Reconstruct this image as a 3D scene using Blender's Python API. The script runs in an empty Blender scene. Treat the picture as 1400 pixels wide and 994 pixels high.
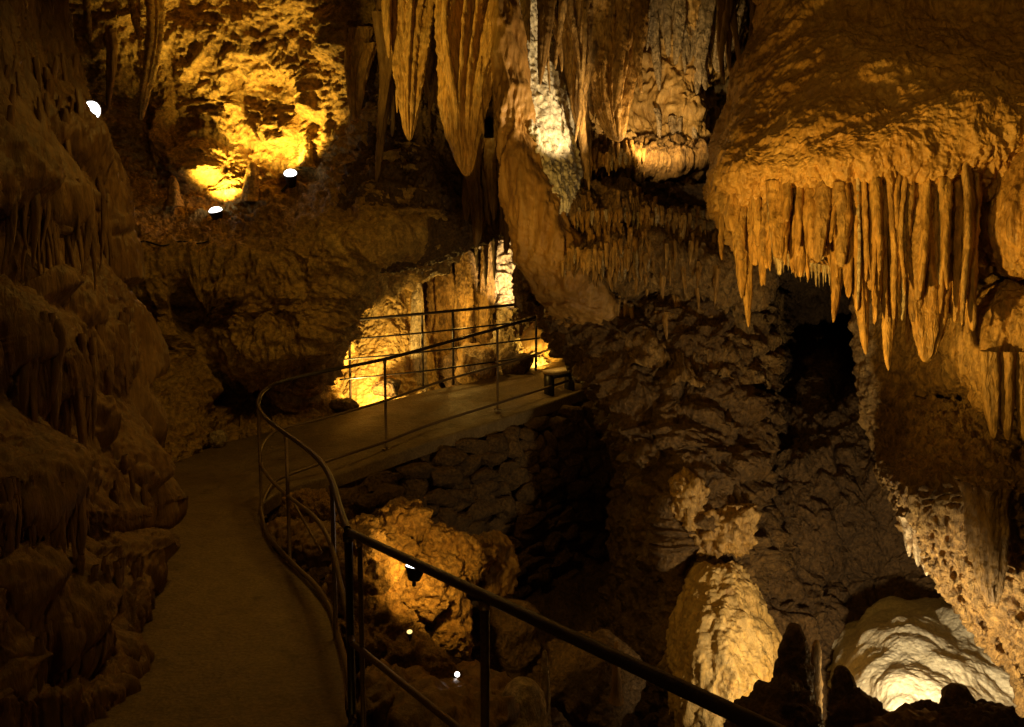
import bpy, math, random
import numpy as np
from mathutils import Vector, Matrix
random.seed(7)
RNG = np.random.RandomState(11)
scene = bpy.context.scene
COL = scene.collection

# ------------------------------------------------------------------ camera
F, CX, CY = 1212.0, 700.0, 497.0
CAM = np.array([0.0, 0.0, 2.58])
PITCH = math.radians(6.87)
FW = np.array([0, math.cos(PITCH), -math.sin(PITCH)])
UP = np.array([0, math.sin(PITCH), math.cos(PITCH)])
RT = np.array([1.0, 0, 0])

def at(px, py, d):
    return CAM + FW * d + RT * ((px - CX) / F * d) + UP * ((CY - py) / F * d)

def on_z(px, py, z):
    v = FW + RT * ((px - CX) / F) + UP * ((CY - py) / F)
    return CAM + v * ((z - CAM[2]) / v[2])

cam_data = bpy.data.cameras.new('camera')
cam_data.sensor_width = 36.0
cam_data.lens = 36.0 * F / 1400.0
cam_data.clip_start = 0.05
cam_data.clip_end = 500
cam = bpy.data.objects.new('camera', cam_data)
COL.objects.link(cam)
cam.location = CAM
cam.rotation_euler = (math.radians(90) - PITCH, 0, 0)
scene.camera = cam

# ------------------------------------------------------------------ noise
PERM = RNG.permutation(256)
G = RNG.normal(size=(256, 3)); G /= np.linalg.norm(G, axis=1)[:, None]
RV = RNG.rand(256, 3)

def hash3(i):
    return PERM[(PERM[(PERM[i[..., 0] & 255] + i[..., 1]) & 255] + i[..., 2]) & 255]

def gnoise(P):
    i = np.floor(P).astype(np.int64); f = P - i
    u = f * f * f * (f * (f * 6 - 15) + 10)
    r = np.zeros(len(P))
    for dx in (0, 1):
        wx = u[:, 0] if dx else 1 - u[:, 0]
        for dy in (0, 1):
            wy = u[:, 1] if dy else 1 - u[:, 1]
            for dz in (0, 1):
                wz = u[:, 2] if dz else 1 - u[:, 2]
                g = G[hash3(i + np.array([dx, dy, dz]))]
                q = f - np.array([dx, dy, dz])
                r += wx * wy * wz * np.einsum('ij,ij->i', g, q)
    return r * 1.5

def fbm(P, scale=1.0, octaves=4, gain=0.5, mode='fbm', seed=0.0):
    P = P * scale + seed * 17.31
    a, r = 1.0, np.zeros(len(P))
    for _ in range(octaves):
        n = gnoise(P)
        if mode == 'ridge': n = 1 - 2 * np.abs(n)
        elif mode == 'billow': n = 2 * np.abs(n) - 0.5
        r += a * n
        a *= gain; P = P * 2.03 + 5.7
    return r

def worley(P, scale=1.0, seed=0):
    P = P * scale + seed * 7.7
    i = np.floor(P).astype(np.int64)
    f1 = np.full(len(P), 9.0); f2 = np.full(len(P), 9.0); hid = np.zeros(len(P), dtype=np.int64)
    for dx in (-1, 0, 1):
        for dy in (-1, 0, 1):
            for dz in (-1, 0, 1):
                c = i + np.array([dx, dy, dz])
                h = hash3(c)
                d = np.linalg.norm(c + RV[h] - P, axis=1)
                new = d < f1
                f2 = np.where(new, f1, np.minimum(f2, d))
                hid = np.where(new, h, hid)
                f1 = np.where(new, d, f1)
    return f1, f2, hid

# ------------------------------------------------------------------ mesh helpers
def new_obj(name, V, faces, mat=None, parent=None, origin=None, smooth=True):
    V = np.asarray(V, dtype=np.float64)
    if origin is not None: V = V - np.asarray(origin)
    me = bpy.data.meshes.new(name)
    me.vertices.add(len(V)); me.vertices.foreach_set('co', V.astype(np.float32).ravel())
    if isinstance(faces, np.ndarray):
        k = faces.shape[1]; nf = len(faces)
        me.loops.add(nf * k); me.loops.foreach_set('vertex_index', faces.astype(np.int32).ravel())
        me.polygons.add(nf)
        me.polygons.foreach_set('loop_start', np.arange(0, nf * k, k, dtype=np.int32))
    else:
        tot = sum(len(f) for f in faces)
        me.loops.add(tot); me.loops.foreach_set('vertex_index', np.array([v for f in faces for v in f], dtype=np.int32))
        me.polygons.add(len(faces))
        st = np.cumsum([0] + [len(f) for f in faces[:-1]]).astype(np.int32)
        me.polygons.foreach_set('loop_start', st)
    me.update(calc_edges=True)
    me.validate()
    if smooth: me.polygons.foreach_set('use_smooth', np.ones(len(me.polygons), dtype=bool))
    if mat: me.materials.append(mat)
    o = bpy.data.objects.new(name, me); COL.objects.link(o)
    if origin is not None and parent is None: o.location = origin
    if parent is not None: o.parent = parent
    return o

def tag(o, label=None, cat=None, group=None, kind=None):
    if label: o['label'] = label
    if cat: o['category'] = cat
    if group: o['group'] = group
    if kind or cat: o['kind'] = kind or 'thing'
    return o

def thing(name, loc, label, cat, group=None):
    o = bpy.data.objects.new(name, None); COL.objects.link(o); o.location = loc
    o.empty_display_size = 0.1
    return tag(o, label, cat, group)

def grid_faces(nv, nu, wrap=False):
    a = np.arange(nv * nu).reshape(nv, nu)
    if wrap:
        b = np.concatenate([a, a[:, :1]], axis=1)
    else: b = a
    q = np.stack([b[:-1, :-1], b[:-1, 1:], b[1:, 1:], b[1:, :-1]], axis=-1)
    return q.reshape(-1, 4)

def cr_matrix(n, m):
    """(m,n) matrix that Catmull-Rom-interpolates n controls at m samples"""
    t = np.linspace(0, n - 1, m); k = np.minimum(t.astype(int), n - 2); f = t - k
    W = np.zeros((m, n))
    w = np.stack([-.5*f + f*f - .5*f**3, 1 - 2.5*f*f + 1.5*f**3, .5*f + 2*f*f - 1.5*f**3, -.5*f*f + .5*f**3], 1)
    for j in range(4):
        idx = np.clip(k + j - 1, 0, n - 1)
        np.add.at(W, (np.arange(m), idx), w[:, j])
    return W

def surf(C, nv, nu):
    C = np.asarray(C, dtype=np.float64)
    A = cr_matrix(C.shape[0], nv); B = cr_matrix(C.shape[1], nu)
    return np.einsum('ai,ijk,bj->abk', A, C, B)

def normals_of(S):
    du = np.gradient(S, axis=1); dv = np.gradient(S, axis=0)
    n = np.cross(du, dv); n /= np.maximum(np.linalg.norm(n, axis=2)[..., None], 1e-9)
    return n

def interp_amp(a, n):
    a = np.asarray(a, dtype=float)
    return np.interp(np.linspace(0, len(a) - 1, n), np.arange(len(a)), a)

def tiers(P, k, warp=0.5, seed=0.0):
    """candle-wax tiers: swells to the lip of every tier, then a recess under it. returns (swell 0..1, recess 0..1)"""
    t = P[:, 2] * k + warp * fbm(P * np.array([1, 1, .35]), 0.9, 3, seed=seed + 3) * 1.6
    s = t - np.floor(t)
    swell = np.where(s < .18, s / .18, 1 - (s - .18) / .82)
    swell = swell * swell * (3 - 2 * swell)
    rec = np.clip((s - .55) / .45, 0, 1)
    return swell, rec

def dis_rough(P, a=1.0, seed=0):
    return a * (0.16 * fbm(P, .55, 3, seed=seed) + 0.10 * fbm(P, 1.4, 4, .55, 'ridge', seed + 1) + 0.035 * fbm(P, 5.5, 4, .6, 'billow', seed + 2))

def dis_rubble(P, a=1.0, seed=0, sc=2.6):
    w = P + 0.10 * np.stack([fbm(P, 3, 2, seed=seed + k) for k in (5, 6, 7)], 1)
    f1, f2, h = worley(w, sc, seed)
    e = np.clip((f2 - f1) * 3.2, 0, 1)
    g1, g2, h2 = worley(w, sc * 2.7, seed + 3)
    e2 = np.clip((g2 - g1) * 3.0, 0, 1)
    return a * (0.17 * fbm(P, .6, 3, seed=seed) + 0.11 * e * (0.5 + RV[h, 0]) + 0.045 * e2 * (0.3 + RV[h2, 1]) + 0.025 * fbm(P, 9, 3, .6, 'billow', seed + 2))

def dis_flow(P, a=1.0, seed=0, k=6.0):
    """vertical fluting: noise stretched along z"""
    Q = P * np.array([1, 1, .13])
    Q2 = P * np.array([1, 1, .22])
    return a * (0.10 * fbm(P * np.array([1, 1, .4]), .7, 3, seed=seed) + 0.085 * fbm(Q, k * .4, 3, .6, 'ridge', seed + 1) * .7
                + 0.05 * fbm(Q2, k * 1.0, 3, .55, 'billow', seed + 2) + 0.012 * fbm(P, 14, 3, .6, 'billow', seed + 4))

def dis_wax(P, a=1.0, seed=0, k=.75):
    sw, rec = tiers(P, k, .9, seed)
    sw2, rec2 = tiers(P * np.array([1, 1, 1.0]) + 3.3, k * 2.3, .8, seed + 9)
    Q = P * np.array([1, 1, .10])
    fl = fbm(Q, 3.2, 3, .6, 'ridge', seed + 1)
    lob = fbm(P * np.array([1, 1, .45]), 1.7, 3, .5, 'billow', seed + 5)
    return a * (0.24 * sw + 0.10 * sw2 + (0.04 + .09 * rec + .05 * rec2) * fl + 0.16 * lob + 0.03 * fbm(P, 6, 4, .6, 'billow', seed + 2))

def patch(ctrl, nv, nu, dis, mat, name, amp_rows=None, amp_cols=None, world=False, face_cam=True, origin=None, parent=None, warp=None, seed=0, dis_b=None, amp_b=None):
    C = np.array([[c if world else at(*c) for c in row] for row in ctrl])
    S = surf(C, nv, nu)
    N = normals_of(S)
    m = S[nv // 2, nu // 2]
    if face_cam and np.einsum('ijk,ijk->ij', N, CAM - S).mean() < 0: N = -N
    A = np.ones((nv, nu))
    if amp_rows is not None: A = A * interp_amp(amp_rows, nv)[:, None]
    if amp_cols is not None: A = A * interp_amp(amp_cols, nu)[None, :]
    P = S.reshape(-1, 3)
    D = dis(P) * A.ravel()
    if dis_b: D = D + dis_b(P) * np.repeat(interp_amp(amp_b, nv), nu)
    V = P + N.reshape(-1, 3) * D[:, None]
    if warp:
        V = V + warp[0] * np.stack([fbm(P, warp[1], 3, seed=seed + k) for k in (31, 32, 33)], 1) * A.ravel().clip(0, 1)[:, None]
    return new_obj(name, V, grid_faces(nv, nu), mat, parent, origin)

def lobes(P, L):
    """hanging rounded lobes: long fall above, short undercut below. L: (px, py, d, half width px, height px, depth m)"""
    r = np.zeros(len(P))
    for (x, y, d, w, h, a) in L:
        c = at(x, y, d); q = P - c
        hx = np.hypot(q[:, 0], q[:, 1] * .6) / (w / F * d)
        z = q[:, 2] / (h / F * d)
        v = np.where(z > 0, np.exp(-(z * .75) ** 2), np.exp(-(z * 3.2) ** 2))
        r = np.maximum(r, a * np.sqrt(np.clip(1 - hx ** 2, 0, 1)) * v)
    return r

from mathutils.bvhtree import BVHTree
def bvh(o):
    me = o.data; m = o.matrix_world if o.parent is None and o.location.length == 0 else Matrix.Translation(o.location)
    return BVHTree.FromPolygons([m @ v.co for v in me.vertices], [p.vertices[:] for p in me.polygons])
def depth_on(tree, px_, py_, fall):
    """depth of the rock surface seen along this direction"""
    d = Vector(at(px_, py_, 1.0) - CAM).normalized()
    h = tree.ray_cast(Vector(CAM), d)
    if h[0] is None: return fall
    return float((np.array(h[0]) - CAM) @ FW)

ICO = {}
def ico(level):
    if level not in ICO:
        import bmesh
        bm = bmesh.new(); bmesh.ops.create_icosphere(bm, subdivisions=level, radius=1.0)
        V = np.array([v.co[:] for v in bm.verts]); Fc = np.array([[v.index for v in f.verts] for f in bm.faces]); bm.free()
        ICO[level] = (V, Fc)
    return ICO[level]

def lump(c, r, mat, name, seed=0, level=5, a=1.0, style='rock', cuts=0, parent=None):
    """a closed irregular boulder or mound; c centre, r radii"""
    V, Fc = ico(level)
    r = np.asarray(r, dtype=float); m = r.mean()
    D = V.copy()
    rr = np.random.RandomState(seed + 100)
    for _ in range(cuts):
        n = rr.normal(size=3); n /= np.linalg.norm(n); lim = rr.uniform(.5, .85)
        dd = D @ n; D = D - np.outer(np.maximum(dd - lim, 0) * .9, n)
    P = D * r + np.asarray(c)
    W = P + seed * 3.1
    if style == 'rock':
        d = .22 * m * fbm(W, .9 / m, 4, .5, 'fbm') + .10 * m * fbm(W, 2.0 / m, 4, .55, 'ridge') + .012 * fbm(W, 14, 3, .6, 'billow')
    elif style == 'popcorn':
        d = .25 * m * fbm(W, .8 / m, 3) + .16 * m * fbm(W, 2.4 / m, 4, .55, 'billow') + .02 * fbm(W, 12, 3, .6, 'billow')
    elif style == 'crag':
        d = .30 * m * fbm(W, .9 / m, 3) + .17 * m * fbm(W, 1.6 / m, 4, .6, 'ridge') + .05 * m * fbm(W, 5 / m, 3, .6, 'billow') + .015 * fbm(W, 14, 3, .6, 'ridge')
    elif style == 'flow':
        d = .20 * m * fbm(W, .8 / m, 3) + .15 * m * fbm(W * np.array([1, 1, .18]), 2.6 / m, 3, .55, 'ridge') * .6 + .02 * fbm(W * np.array([1, 1, .5]), 9, 3, .6, 'billow')
    V2 = P + V * (d * a)[:, None]
    o = np.asarray(c) - np.array([0, 0, r[2]])
    return new_obj(name, V2, Fc, mat, parent, o if parent is None else np.asarray(parent.location))

def tube_v(pts, rad, seg=10, n=None, caps=True):
    pts = np.asarray(pts, dtype=float)
    if n: pts = cr_matrix(len(pts), n) @ pts
    m = len(pts)
    rad = np.full(m, rad) if np.isscalar(rad) else np.interp(np.linspace(0, 1, m), np.linspace(0, 1, len(rad)), rad)
    T = np.gradient(pts, axis=0); T /= np.linalg.norm(T, axis=1)[:, None]
    ref = np.array([0, 0, 1.0]) if abs(T[0][2]) < .9 else np.array([1.0, 0, 0])
    u = np.cross(T[0], ref); u /= np.linalg.norm(u)
    rings = []
    th = np.linspace(0, 2 * np.pi, seg, endpoint=False)
    for i in range(m):
        u = u - T[i] * (u @ T[i]); u /= np.linalg.norm(u)
        w = np.cross(T[i], u)
        rings.append(pts[i] + rad[i] * (np.cos(th)[:, None] * u + np.sin(th)[:, None] * w))
    V = np.concatenate(rings)
    Fq = [list(f) for f in grid_faces(m, seg, True)]
    if caps:
        Fq.append(list(range(seg))); Fq.append(list(range((m - 1) * seg, m * seg))[::-1])
    return V, Fq

def join(parts):
    Vs, Fs, k = [], [], 0
    for V, Fc in parts:
        Vs.append(V); Fs += [[i + k for i in f] for f in Fc]; k += len(V)
    return np.concatenate(Vs), Fs

def stal(top, tip, rx, ry=None, seed=0, seg=None, rings=None, flutes=.22, power=.75, flare=.5, bumpy=.3, blunt=.06, mat=None, name='stalactite', parent=None, bend=.0, up=False, ridges=0, rdepth=.22):
    """a stalactite (or, up=True, stalagmite): fluted tapering lathe from top to tip with bends, ripples and knobs"""
    top = np.asarray(top); tip = np.asarray(tip); ry = ry or rx
    L = np.linalg.norm(tip - top)
    seg = seg or int(np.clip(rx * 260, 10, 64)); rings = rings or int(np.clip(L * 70, 14, 130))
    rs = np.random.RandomState(seed)
    t = np.linspace(0, 1, rings); th = np.linspace(0, 2 * np.pi, seg, endpoint=False)
    prof = (1 - t) ** power * (1 - blunt) + blunt * np.sqrt(np.clip(1 - t ** 6, 0, 1)) + flare * np.exp(-t * 9)
    kx, ph = rs.uniform(2, 5), rs.uniform(0, 6.28, 8)
    axis = top[None] + (tip - top)[None] * t[:, None]
    axis = axis + bend * L * .05 * np.stack([np.sin(t * kx + ph[0]), np.sin(t * kx * .8 + ph[1]), 0 * t], 1) * np.minimum(1, t * 4)[:, None]
    fl = np.zeros((rings, seg))
    for k, nfl in enumerate((3, 5, 8, 13)):
        fl += np.cos(nfl * th[None] + ph[k] + .5 * np.sin(3 * t[:, None] + ph[k + 4])) / (1 + .5 * k)
    R = prof[:, None] * (1 + flutes * .4 * fl * np.minimum(1, 2.2 * (1 - t) + .15)[:, None])
    if ridges:
        w1 = 1.1 * np.sin(2.2 * t[:, None] + ph[2]) + .8 * np.sin(3 * th[None] + ph[6] + 2 * t[:, None])
        R = R * (1 + rdepth * (1.2 * np.abs(np.sin(ridges * th[None] / 2 + w1)) - .8) + .4 * rdepth * np.abs(np.sin(ridges * 1.5 * th[None] + ph[3] - w1 * 1.3)))
    V = axis[:, None, :] + np.stack([R * np.cos(th) * rx, R * np.sin(th) * ry, 0 * R], 2)
    V = V.reshape(-1, 3)
    ang = np.stack([np.cos(th), np.sin(th), 0 * th], 1)[None].repeat(rings, 0).reshape(-1, 3)
    w = V + seed * 1.7
    rr = min(rx, ry)
    d = bumpy * rr * (.5 * fbm(w * np.array([1, 1, .35]), .5 / rr, 3, .6, 'billow') + .22 * fbm(w, 1.6 / rr, 3, .6, 'billow'))
    d *= np.repeat(np.clip(prof, .12, 1), seg)
    V = V + ang * d[:, None]
    Fq = [list(f) for f in grid_faces(rings, seg, True)]
    V = np.concatenate([V, [axis[-1] + (tip - top) / L * rr * .15]])
    k = (rings - 1) * seg; e = len(V) - 1
    Fq += [[k + j, k + (j + 1) % seg, e] for j in range(seg)]
    return new_obj(name, V, Fq, mat, parent, top if parent is None else np.asarray(parent.location))

# ------------------------------------------------------------------ materials
def nodes_of(m):
    m.use_nodes = True
    nt = m.node_tree; nt.nodes.clear()
    return nt, nt.nodes, nt.links

def rock_mat(name, cols, scale=1.0, rough=(.45, .8), bump=.5, stretch=1.0, spots=None, fine=26.0, bdist=.02, pit=.55):
    m = bpy.data.materials.new(name); nt, N, Lk = nodes_of(m)
    out = N.new('ShaderNodeOutputMaterial'); b = N.new('ShaderNodeBsdfPrincipled')
    geo = N.new('ShaderNodeNewGeometry'); mp = N.new('ShaderNodeMapping')
    mp.inputs['Scale'].default_value = (1, 1, stretch)
    Lk.new(geo.outputs['Position'], mp.inputs['Vector'])
    def noise(s, det, rgh=.6, dist=0.0):
        n = N.new('ShaderNodeTexNoise'); n.inputs['Scale'].default_value = s; n.inputs['Detail'].default_value = det
        n.inputs['Roughness'].default_value = rgh; n.inputs['Distortion'].default_value = dist
        Lk.new(mp.outputs['Vector'], n.inputs['Vector']); return n
    n1 = noise(1.3 * scale, 6, .65, .4); n2 = noise(9 * scale, 5, .7); n3 = noise(fine, 6, .7)
    mix = N.new('ShaderNodeMath'); mix.operation = 'MULTIPLY_ADD'; mix.inputs[1].default_value = .55
    Lk.new(n2.outputs['Fac'], mix.inputs[0])
    half = N.new('ShaderNodeMath'); half.operation = 'MULTIPLY'; half.inputs[1].default_value = .5
    Lk.new(n1.outputs['Fac'], half.inputs[0]); Lk.new(half.outputs[0], mix.inputs[2])
    ramp = N.new('ShaderNodeValToRGB'); e = ramp.color_ramp.elements
    while len(e) < len(cols): e.new(.5)
    for i, c in enumerate(cols):
        e[i].position = .34 + .36 * i / (len(cols) - 1); e[i].color = (*c, 1)
    Lk.new(mix.outputs[0], ramp.inputs['Fac'])
    col = ramp.outputs['Color']
    if spots:
        ns = noise(3.5 * scale, 5, .75, 1.0); rs = N.new('ShaderNodeValToRGB')
        rs.color_ramp.elements[0].position = .56; rs.color_ramp.elements[1].position = .68
        Lk.new(ns.outputs['Fac'], rs.inputs['Fac'])
        mx = N.new('ShaderNodeMix'); mx.data_type = 'RGBA'
        Lk.new(rs.outputs['Color'], mx.inputs[0]); Lk.new(col, mx.inputs[6]); mx.inputs[7].default_value = (*spots, 1)
        col = mx.outputs[2]
    vo = N.new('ShaderNodeTexVoronoi'); vo.inputs['Scale'].default_value = fine * .8; vo.inputs['Randomness'].default_value = 1.0
    wv = N.new('ShaderNodeMix'); wv.data_type = 'VECTOR'; wv.inputs[0].default_value = .06
    Lk.new(mp.outputs['Vector'], wv.inputs[4]); Lk.new(n2.outputs['Color'], wv.inputs[5]); Lk.new(wv.outputs[1], vo.inputs['Vector'])
    pm = N.new('ShaderNodeMapRange'); pm.inputs['From Min'].default_value = .42; pm.inputs['From Max'].default_value = .60
    Lk.new(n3.outputs['Fac'], pm.inputs['Value'])
    pm.inputs['To Min'].default_value = pit; pm.inputs['To Max'].default_value = 1.12
    mu = N.new('ShaderNodeMix'); mu.data_type = 'RGBA'; mu.blend_type = 'MULTIPLY'; mu.inputs[0].default_value = 1.0
    Lk.new(col, mu.inputs[6]); Lk.new(pm.outputs[0], mu.inputs[7]); col = mu.outputs[2]
    Lk.new(col, b.inputs['Base Color'])
    rr = N.new('ShaderNodeMapRange'); rr.inputs['From Min'].default_value = .35; rr.inputs['From Max'].default_value = .65
    rr.inputs['To Min'].default_value = rough[0]; rr.inputs['To Max'].default_value = rough[1]
    Lk.new(n1.outputs['Fac'], rr.inputs['Value']); Lk.new(rr.outputs[0], b.inputs['Roughness'])
    add = N.new('ShaderNodeMath'); add.operation = 'MULTIPLY_ADD'; add.inputs[1].default_value = .45
    Lk.new(n3.outputs['Fac'], add.inputs[0]); Lk.new(n2.outputs['Fac'], add.inputs[2])
    bp = N.new('ShaderNodeBump'); bp.inputs['Strength'].default_value = min(1, bump * 1.35); bp.inputs['Distance'].default_value = bdist * 3.2
    ad2 = N.new('ShaderNodeMath'); ad2.operation = 'MULTIPLY_ADD'; ad2.inputs[1].default_value = .35
    Lk.new(vo.outputs['Distance'], ad2.inputs[0]); Lk.new(add.outputs[0], ad2.inputs[2])
    Lk.new(ad2.outputs[0], bp.inputs['Height']); Lk.new(bp.outputs['Normal'], b.inputs['Normal'])
    Lk.new(b.outputs['BSDF'], out.inputs['Surface'])
    return m

def plain_mat(name, c, rough=.5, metal=0.0, bump=0.0, bs=40, var=.25):
    m = bpy.data.materials.new(name); nt, N, Lk = nodes_of(m)
    out = N.new('ShaderNodeOutputMaterial'); b = N.new('ShaderNodeBsdfPrincipled')
    geo = N.new('ShaderNodeNewGeometry'); n = N.new('ShaderNodeTexNoise'); n.inputs['Scale'].default_value = bs; n.inputs['Detail'].default_value = 5
    Lk.new(geo.outputs['Position'], n.inputs['Vector'])
    r = N.new('ShaderNodeValToRGB')
    r.color_ramp.elements[0].position = .3; r.color_ramp.elements[1].position = .7
    r.color_ramp.elements[0].color = (*[x * (1 - var) for x in c], 1); r.color_ramp.elements[1].color = (*[min(1, x * (1 + var)) for x in c], 1)
    Lk.new(n.outputs['Fac'], r.inputs['Fac']); Lk.new(r.outputs['Color'], b.inputs['Base Color'])
    b.inputs['Roughness'].default_value = rough; b.inputs['Metallic'].default_value = metal
    if bump:
        bp = N.new('ShaderNodeBump'); bp.inputs['Strength'].default_value = bump; bp.inputs['Distance'].default_value = .01
        Lk.new(n.outputs['Fac'], bp.inputs['Height']); Lk.new(bp.outputs['Normal'], b.inputs['Normal'])
    Lk.new(b.outputs['BSDF'], out.inputs['Surface'])
    return m

def glow_mat(name, c, s):
    m = bpy.data.materials.new(name); nt, N, Lk = nodes_of(m)
    out = N.new('ShaderNodeOutputMaterial'); em = N.new('ShaderNodeEmission')
    lw = N.new('ShaderNodeLayerWeight'); lw.inputs['Blend'].default_value = .3
    em.inputs['Color'].default_value = (*c, 1); em.inputs['Strength'].default_value = s
    Lk.new(em.outputs[0], out.inputs['Surface'])
    return m

M_TIER = rock_mat('tier_rock', [(.20, .105, .028), (.36, .21, .062), (.52, .335, .115)], 1.6, (.4, .75), .8, .6, (.13, .07, .025), 20, .025)
M_FLOW = rock_mat('flowstone', [(.27, .14, .038), (.45, .265, .08), (.58, .38, .14)], 1.0, (.25, .65), .55, .35)
M_ORANGE = rock_mat('orange_flowstone', [(.33, .165, .04), (.53, .30, .08), (.65, .42, .14)], 1.3, (.22, .55), .5, .25)
M_DOME = rock_mat('wet_dome_stone', [(.22, .12, .036), (.35, .205, .064), (.46, .285, .10)], 1.0, (.22, .5), .9, 1.0, None, 16, .035)
M_ROCK = rock_mat('cave_rock', [(.16, .095, .04), (.30, .19, .085), (.42, .29, .14)], 1.0, (.5, .85), .7, 1.0)
M_YELLOW = rock_mat('ochre_rock', [(.32, .18, .04), (.53, .33, .085), (.68, .47, .15)], 1.0, (.5, .85), .75, 1.0, (.26, .13, .03), 16, .022)
M_PALE = rock_mat('pale_calcite', [(.42, .30, .16), (.62, .48, .29), (.74, .62, .42)], 1.4, (.35, .7), .7, .6, (.30, .18, .07), 20, .025)
M_CANOPY = rock_mat('canopy_flowstone', [(.30, .15, .036), (.48, .27, .072), (.60, .38, .125)], 1.2, (.22, .48), .38, .45, None, 20, .018, .75)
M_CREAM = rock_mat('cream_flowstone', [(.40, .24, .07), (.58, .38, .13), (.68, .49, .21)], 1.2, (.4, .7), .5, .4, (.36, .19, .05), 14, .02, .7)
M_COLUMN = rock_mat('column_flowstone', [(.24, .115, .026), (.36, .195, .05), (.45, .27, .08)], .8, (.4, .65), .3, .2, None, 18, .012, .8)
M_GULLY = rock_mat('gully_rock', [(.24, .115, .028), (.42, .23, .06), (.56, .35, .12)], 1.6, (.45, .8), .8, 1.0)
M_WHITE = rock_mat('white_flowstone', [(.60, .52, .36), (.74, .67, .50), (.82, .77, .63)], .8, (.25, .5), .35, .7, None, 30, .015, .82)
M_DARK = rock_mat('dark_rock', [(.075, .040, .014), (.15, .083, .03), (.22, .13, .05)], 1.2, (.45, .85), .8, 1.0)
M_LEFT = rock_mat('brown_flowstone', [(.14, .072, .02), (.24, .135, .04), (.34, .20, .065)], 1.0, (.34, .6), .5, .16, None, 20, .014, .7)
M_RUBBLE = rock_mat('rubble_rock', [(.085, .043, .012), (.17, .092, .027), (.28, .165, .055)], 1.6, (.4, .8), .8, .8)
M_STONE = rock_mat('wall_stone', [(.10, .052, .016), (.18, .10, .03), (.27, .155, .052)], 1.6, (.6, .9), .7, 1.0)
M_PATH = rock_mat('path_concrete', [(.13, .085, .034), (.21, .142, .06), (.27, .19, .085)], .7, (.35, .85), .5, 1.0, (.12, .08, .032), 40, .006, .72)
M_RAIL = plain_mat('rail_metal', (.022, .014, .009), .38, .0, .15, 90)
M_POST = plain_mat('post_metal', (.16, .105, .055), .45, .4, .2, 70)
M_BLACK = plain_mat('lamp_black', (.02, .018, .016), .4, .3)
M_TOP = plain_mat('pale_board', (.62, .50, .36), .5)
M_GLOW = glow_mat('lamp_glow', (1.0, .93, .84), 9.0)
M_AMBER = glow_mat('lamp_glow_amber', (1.0, .66, .2), 1.6)
M_GLOWS = glow_mat('lamp_glow_small', (1.0, .9, .85), 6.0)

# ------------------------------------------------------------------ lights
def spot(name, loc, target, power, angle=90, blend=.6, color=(1, .62, .22), size=.05):
    l = bpy.data.lights.new(name, 'SPOT'); l.energy = power; l.spot_size = math.radians(angle); l.spot_blend = blend
    l.color = color; l.shadow_soft_size = size
    o = bpy.data.objects.new(name, l); COL.objects.link(o)
    o.location = loc
    d = Vector(target) - Vector(loc)
    o.rotation_euler = d.to_track_quat('-Z', 'Y').to_euler()
    return o

def point(name, loc, power, color=(1, .62, .22), size=.1):
    l = bpy.data.lights.new(name, 'POINT'); l.energy = power; l.color = color; l.shadow_soft_size = size
    o = bpy.data.objects.new(name, l); COL.objects.link(o); o.location = loc
    return o

def flood_lamp(loc, aim, r, length, label, stem=None, glow=None, name='flood_lamp', bulge=.55):
    """a can-shaped cave flood lamp: housing, rim, domed glowing lens, bracket"""
    loc = np.asarray(loc, dtype=float); a = np.asarray(aim, dtype=float) - loc; a /= np.linalg.norm(a)
    t = thing(name, loc, label, 'lamp', 'flood lamps of the cave')
    z = loc * 0
    prof = [(0, .45), (.04, .62), (.35, .8), (.8, 1.0), (1.0, 1.0)]
    pts = [loc - a * length * (1 - p[0]) for p in prof]
    V, Fc = tube_v(pts, [p[1] * r for p in prof], 20, 18)
    new_obj('housing', V, Fc, M_BLACK, t, loc)
    V, Fc = tube_v([loc - a * r * .12, loc, loc + a * r * .10], [r * 1.12, r * 1.14, r * 1.08], 20, 5)
    new_obj('rim', V, Fc, M_BLACK, t, loc)
    k = 7
    pts = [loc + a * (r * .11 + r * bulge * math.sin(i / (k - 1) * math.pi / 2)) for i in range(k)]
    V, Fc = tube_v(pts, [max(.02, math.cos(i / (k - 1) * math.pi / 2)) * r * .98 for i in range(k)], 20)
    new_obj('lens', V, Fc, glow or M_GLOW, t, loc)
    foot = np.asarray(stem) if stem is not None else loc - a * length * .5 + np.array([0, 0, -r * 2.4])
    mid = loc - a * length * .55
    V, Fc = tube_v([mid, mid * .5 + foot * .5, foot], r * .22, 8)
    new_obj('bracket', V, Fc, M_BLACK, t, loc)
    return t

# ================================================================== SETTING
def structure(o):
    o['kind'] = 'structure'; return o

# --- walkway strip -------------------------------------------------
inner = [on_z(480, 994, 0), on_z(471, 900, 0), on_z(452, 834, 0), on_z(427, 796, 0), on_z(394, 770, 0), on_z(367, 740, 0), on_z(356, 703, 0),
         on_z(366, 682, 0), on_z(401, 664, .02), at(460, 648, 10.3), at(588, 603, 11.2), at(717, 563, 12.3), at(850, 512, 13.8)]
outer = [on_z(60, 994, 0), on_z(80, 900, 0), on_z(100, 834, 0), on_z(120, 796, 0), on_z(130, 767, 0), on_z(140, 735, 0), on_z(150, 700, 0),
         on_z(170, 655, 0), on_z(262, 620, 0), at(394, 583, 12.6), at(526, 549, 13.0), at(660, 519, 14.0), at(840, 476, 15.6)]
inner = [np.array([1.5, -2.5, 1.0]), np.array([1.3, .6, .98]), np.array([.62, 2.0, .55]), np.array([-.3, 3.7, .15])] + inner
outer = [np.array([-1.6, -2.5, 1.0]), np.array([-1.7, .6, .95]), np.array([-1.9, 2.2, .55]), np.array([-2.3, 3.6, .15])] + outer
nL = 260
Ai = cr_matrix(len(inner), nL) @ np.array(inner); Ao = cr_matrix(len(outer), nL) @ np.array(outer)
nW = 40
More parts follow.
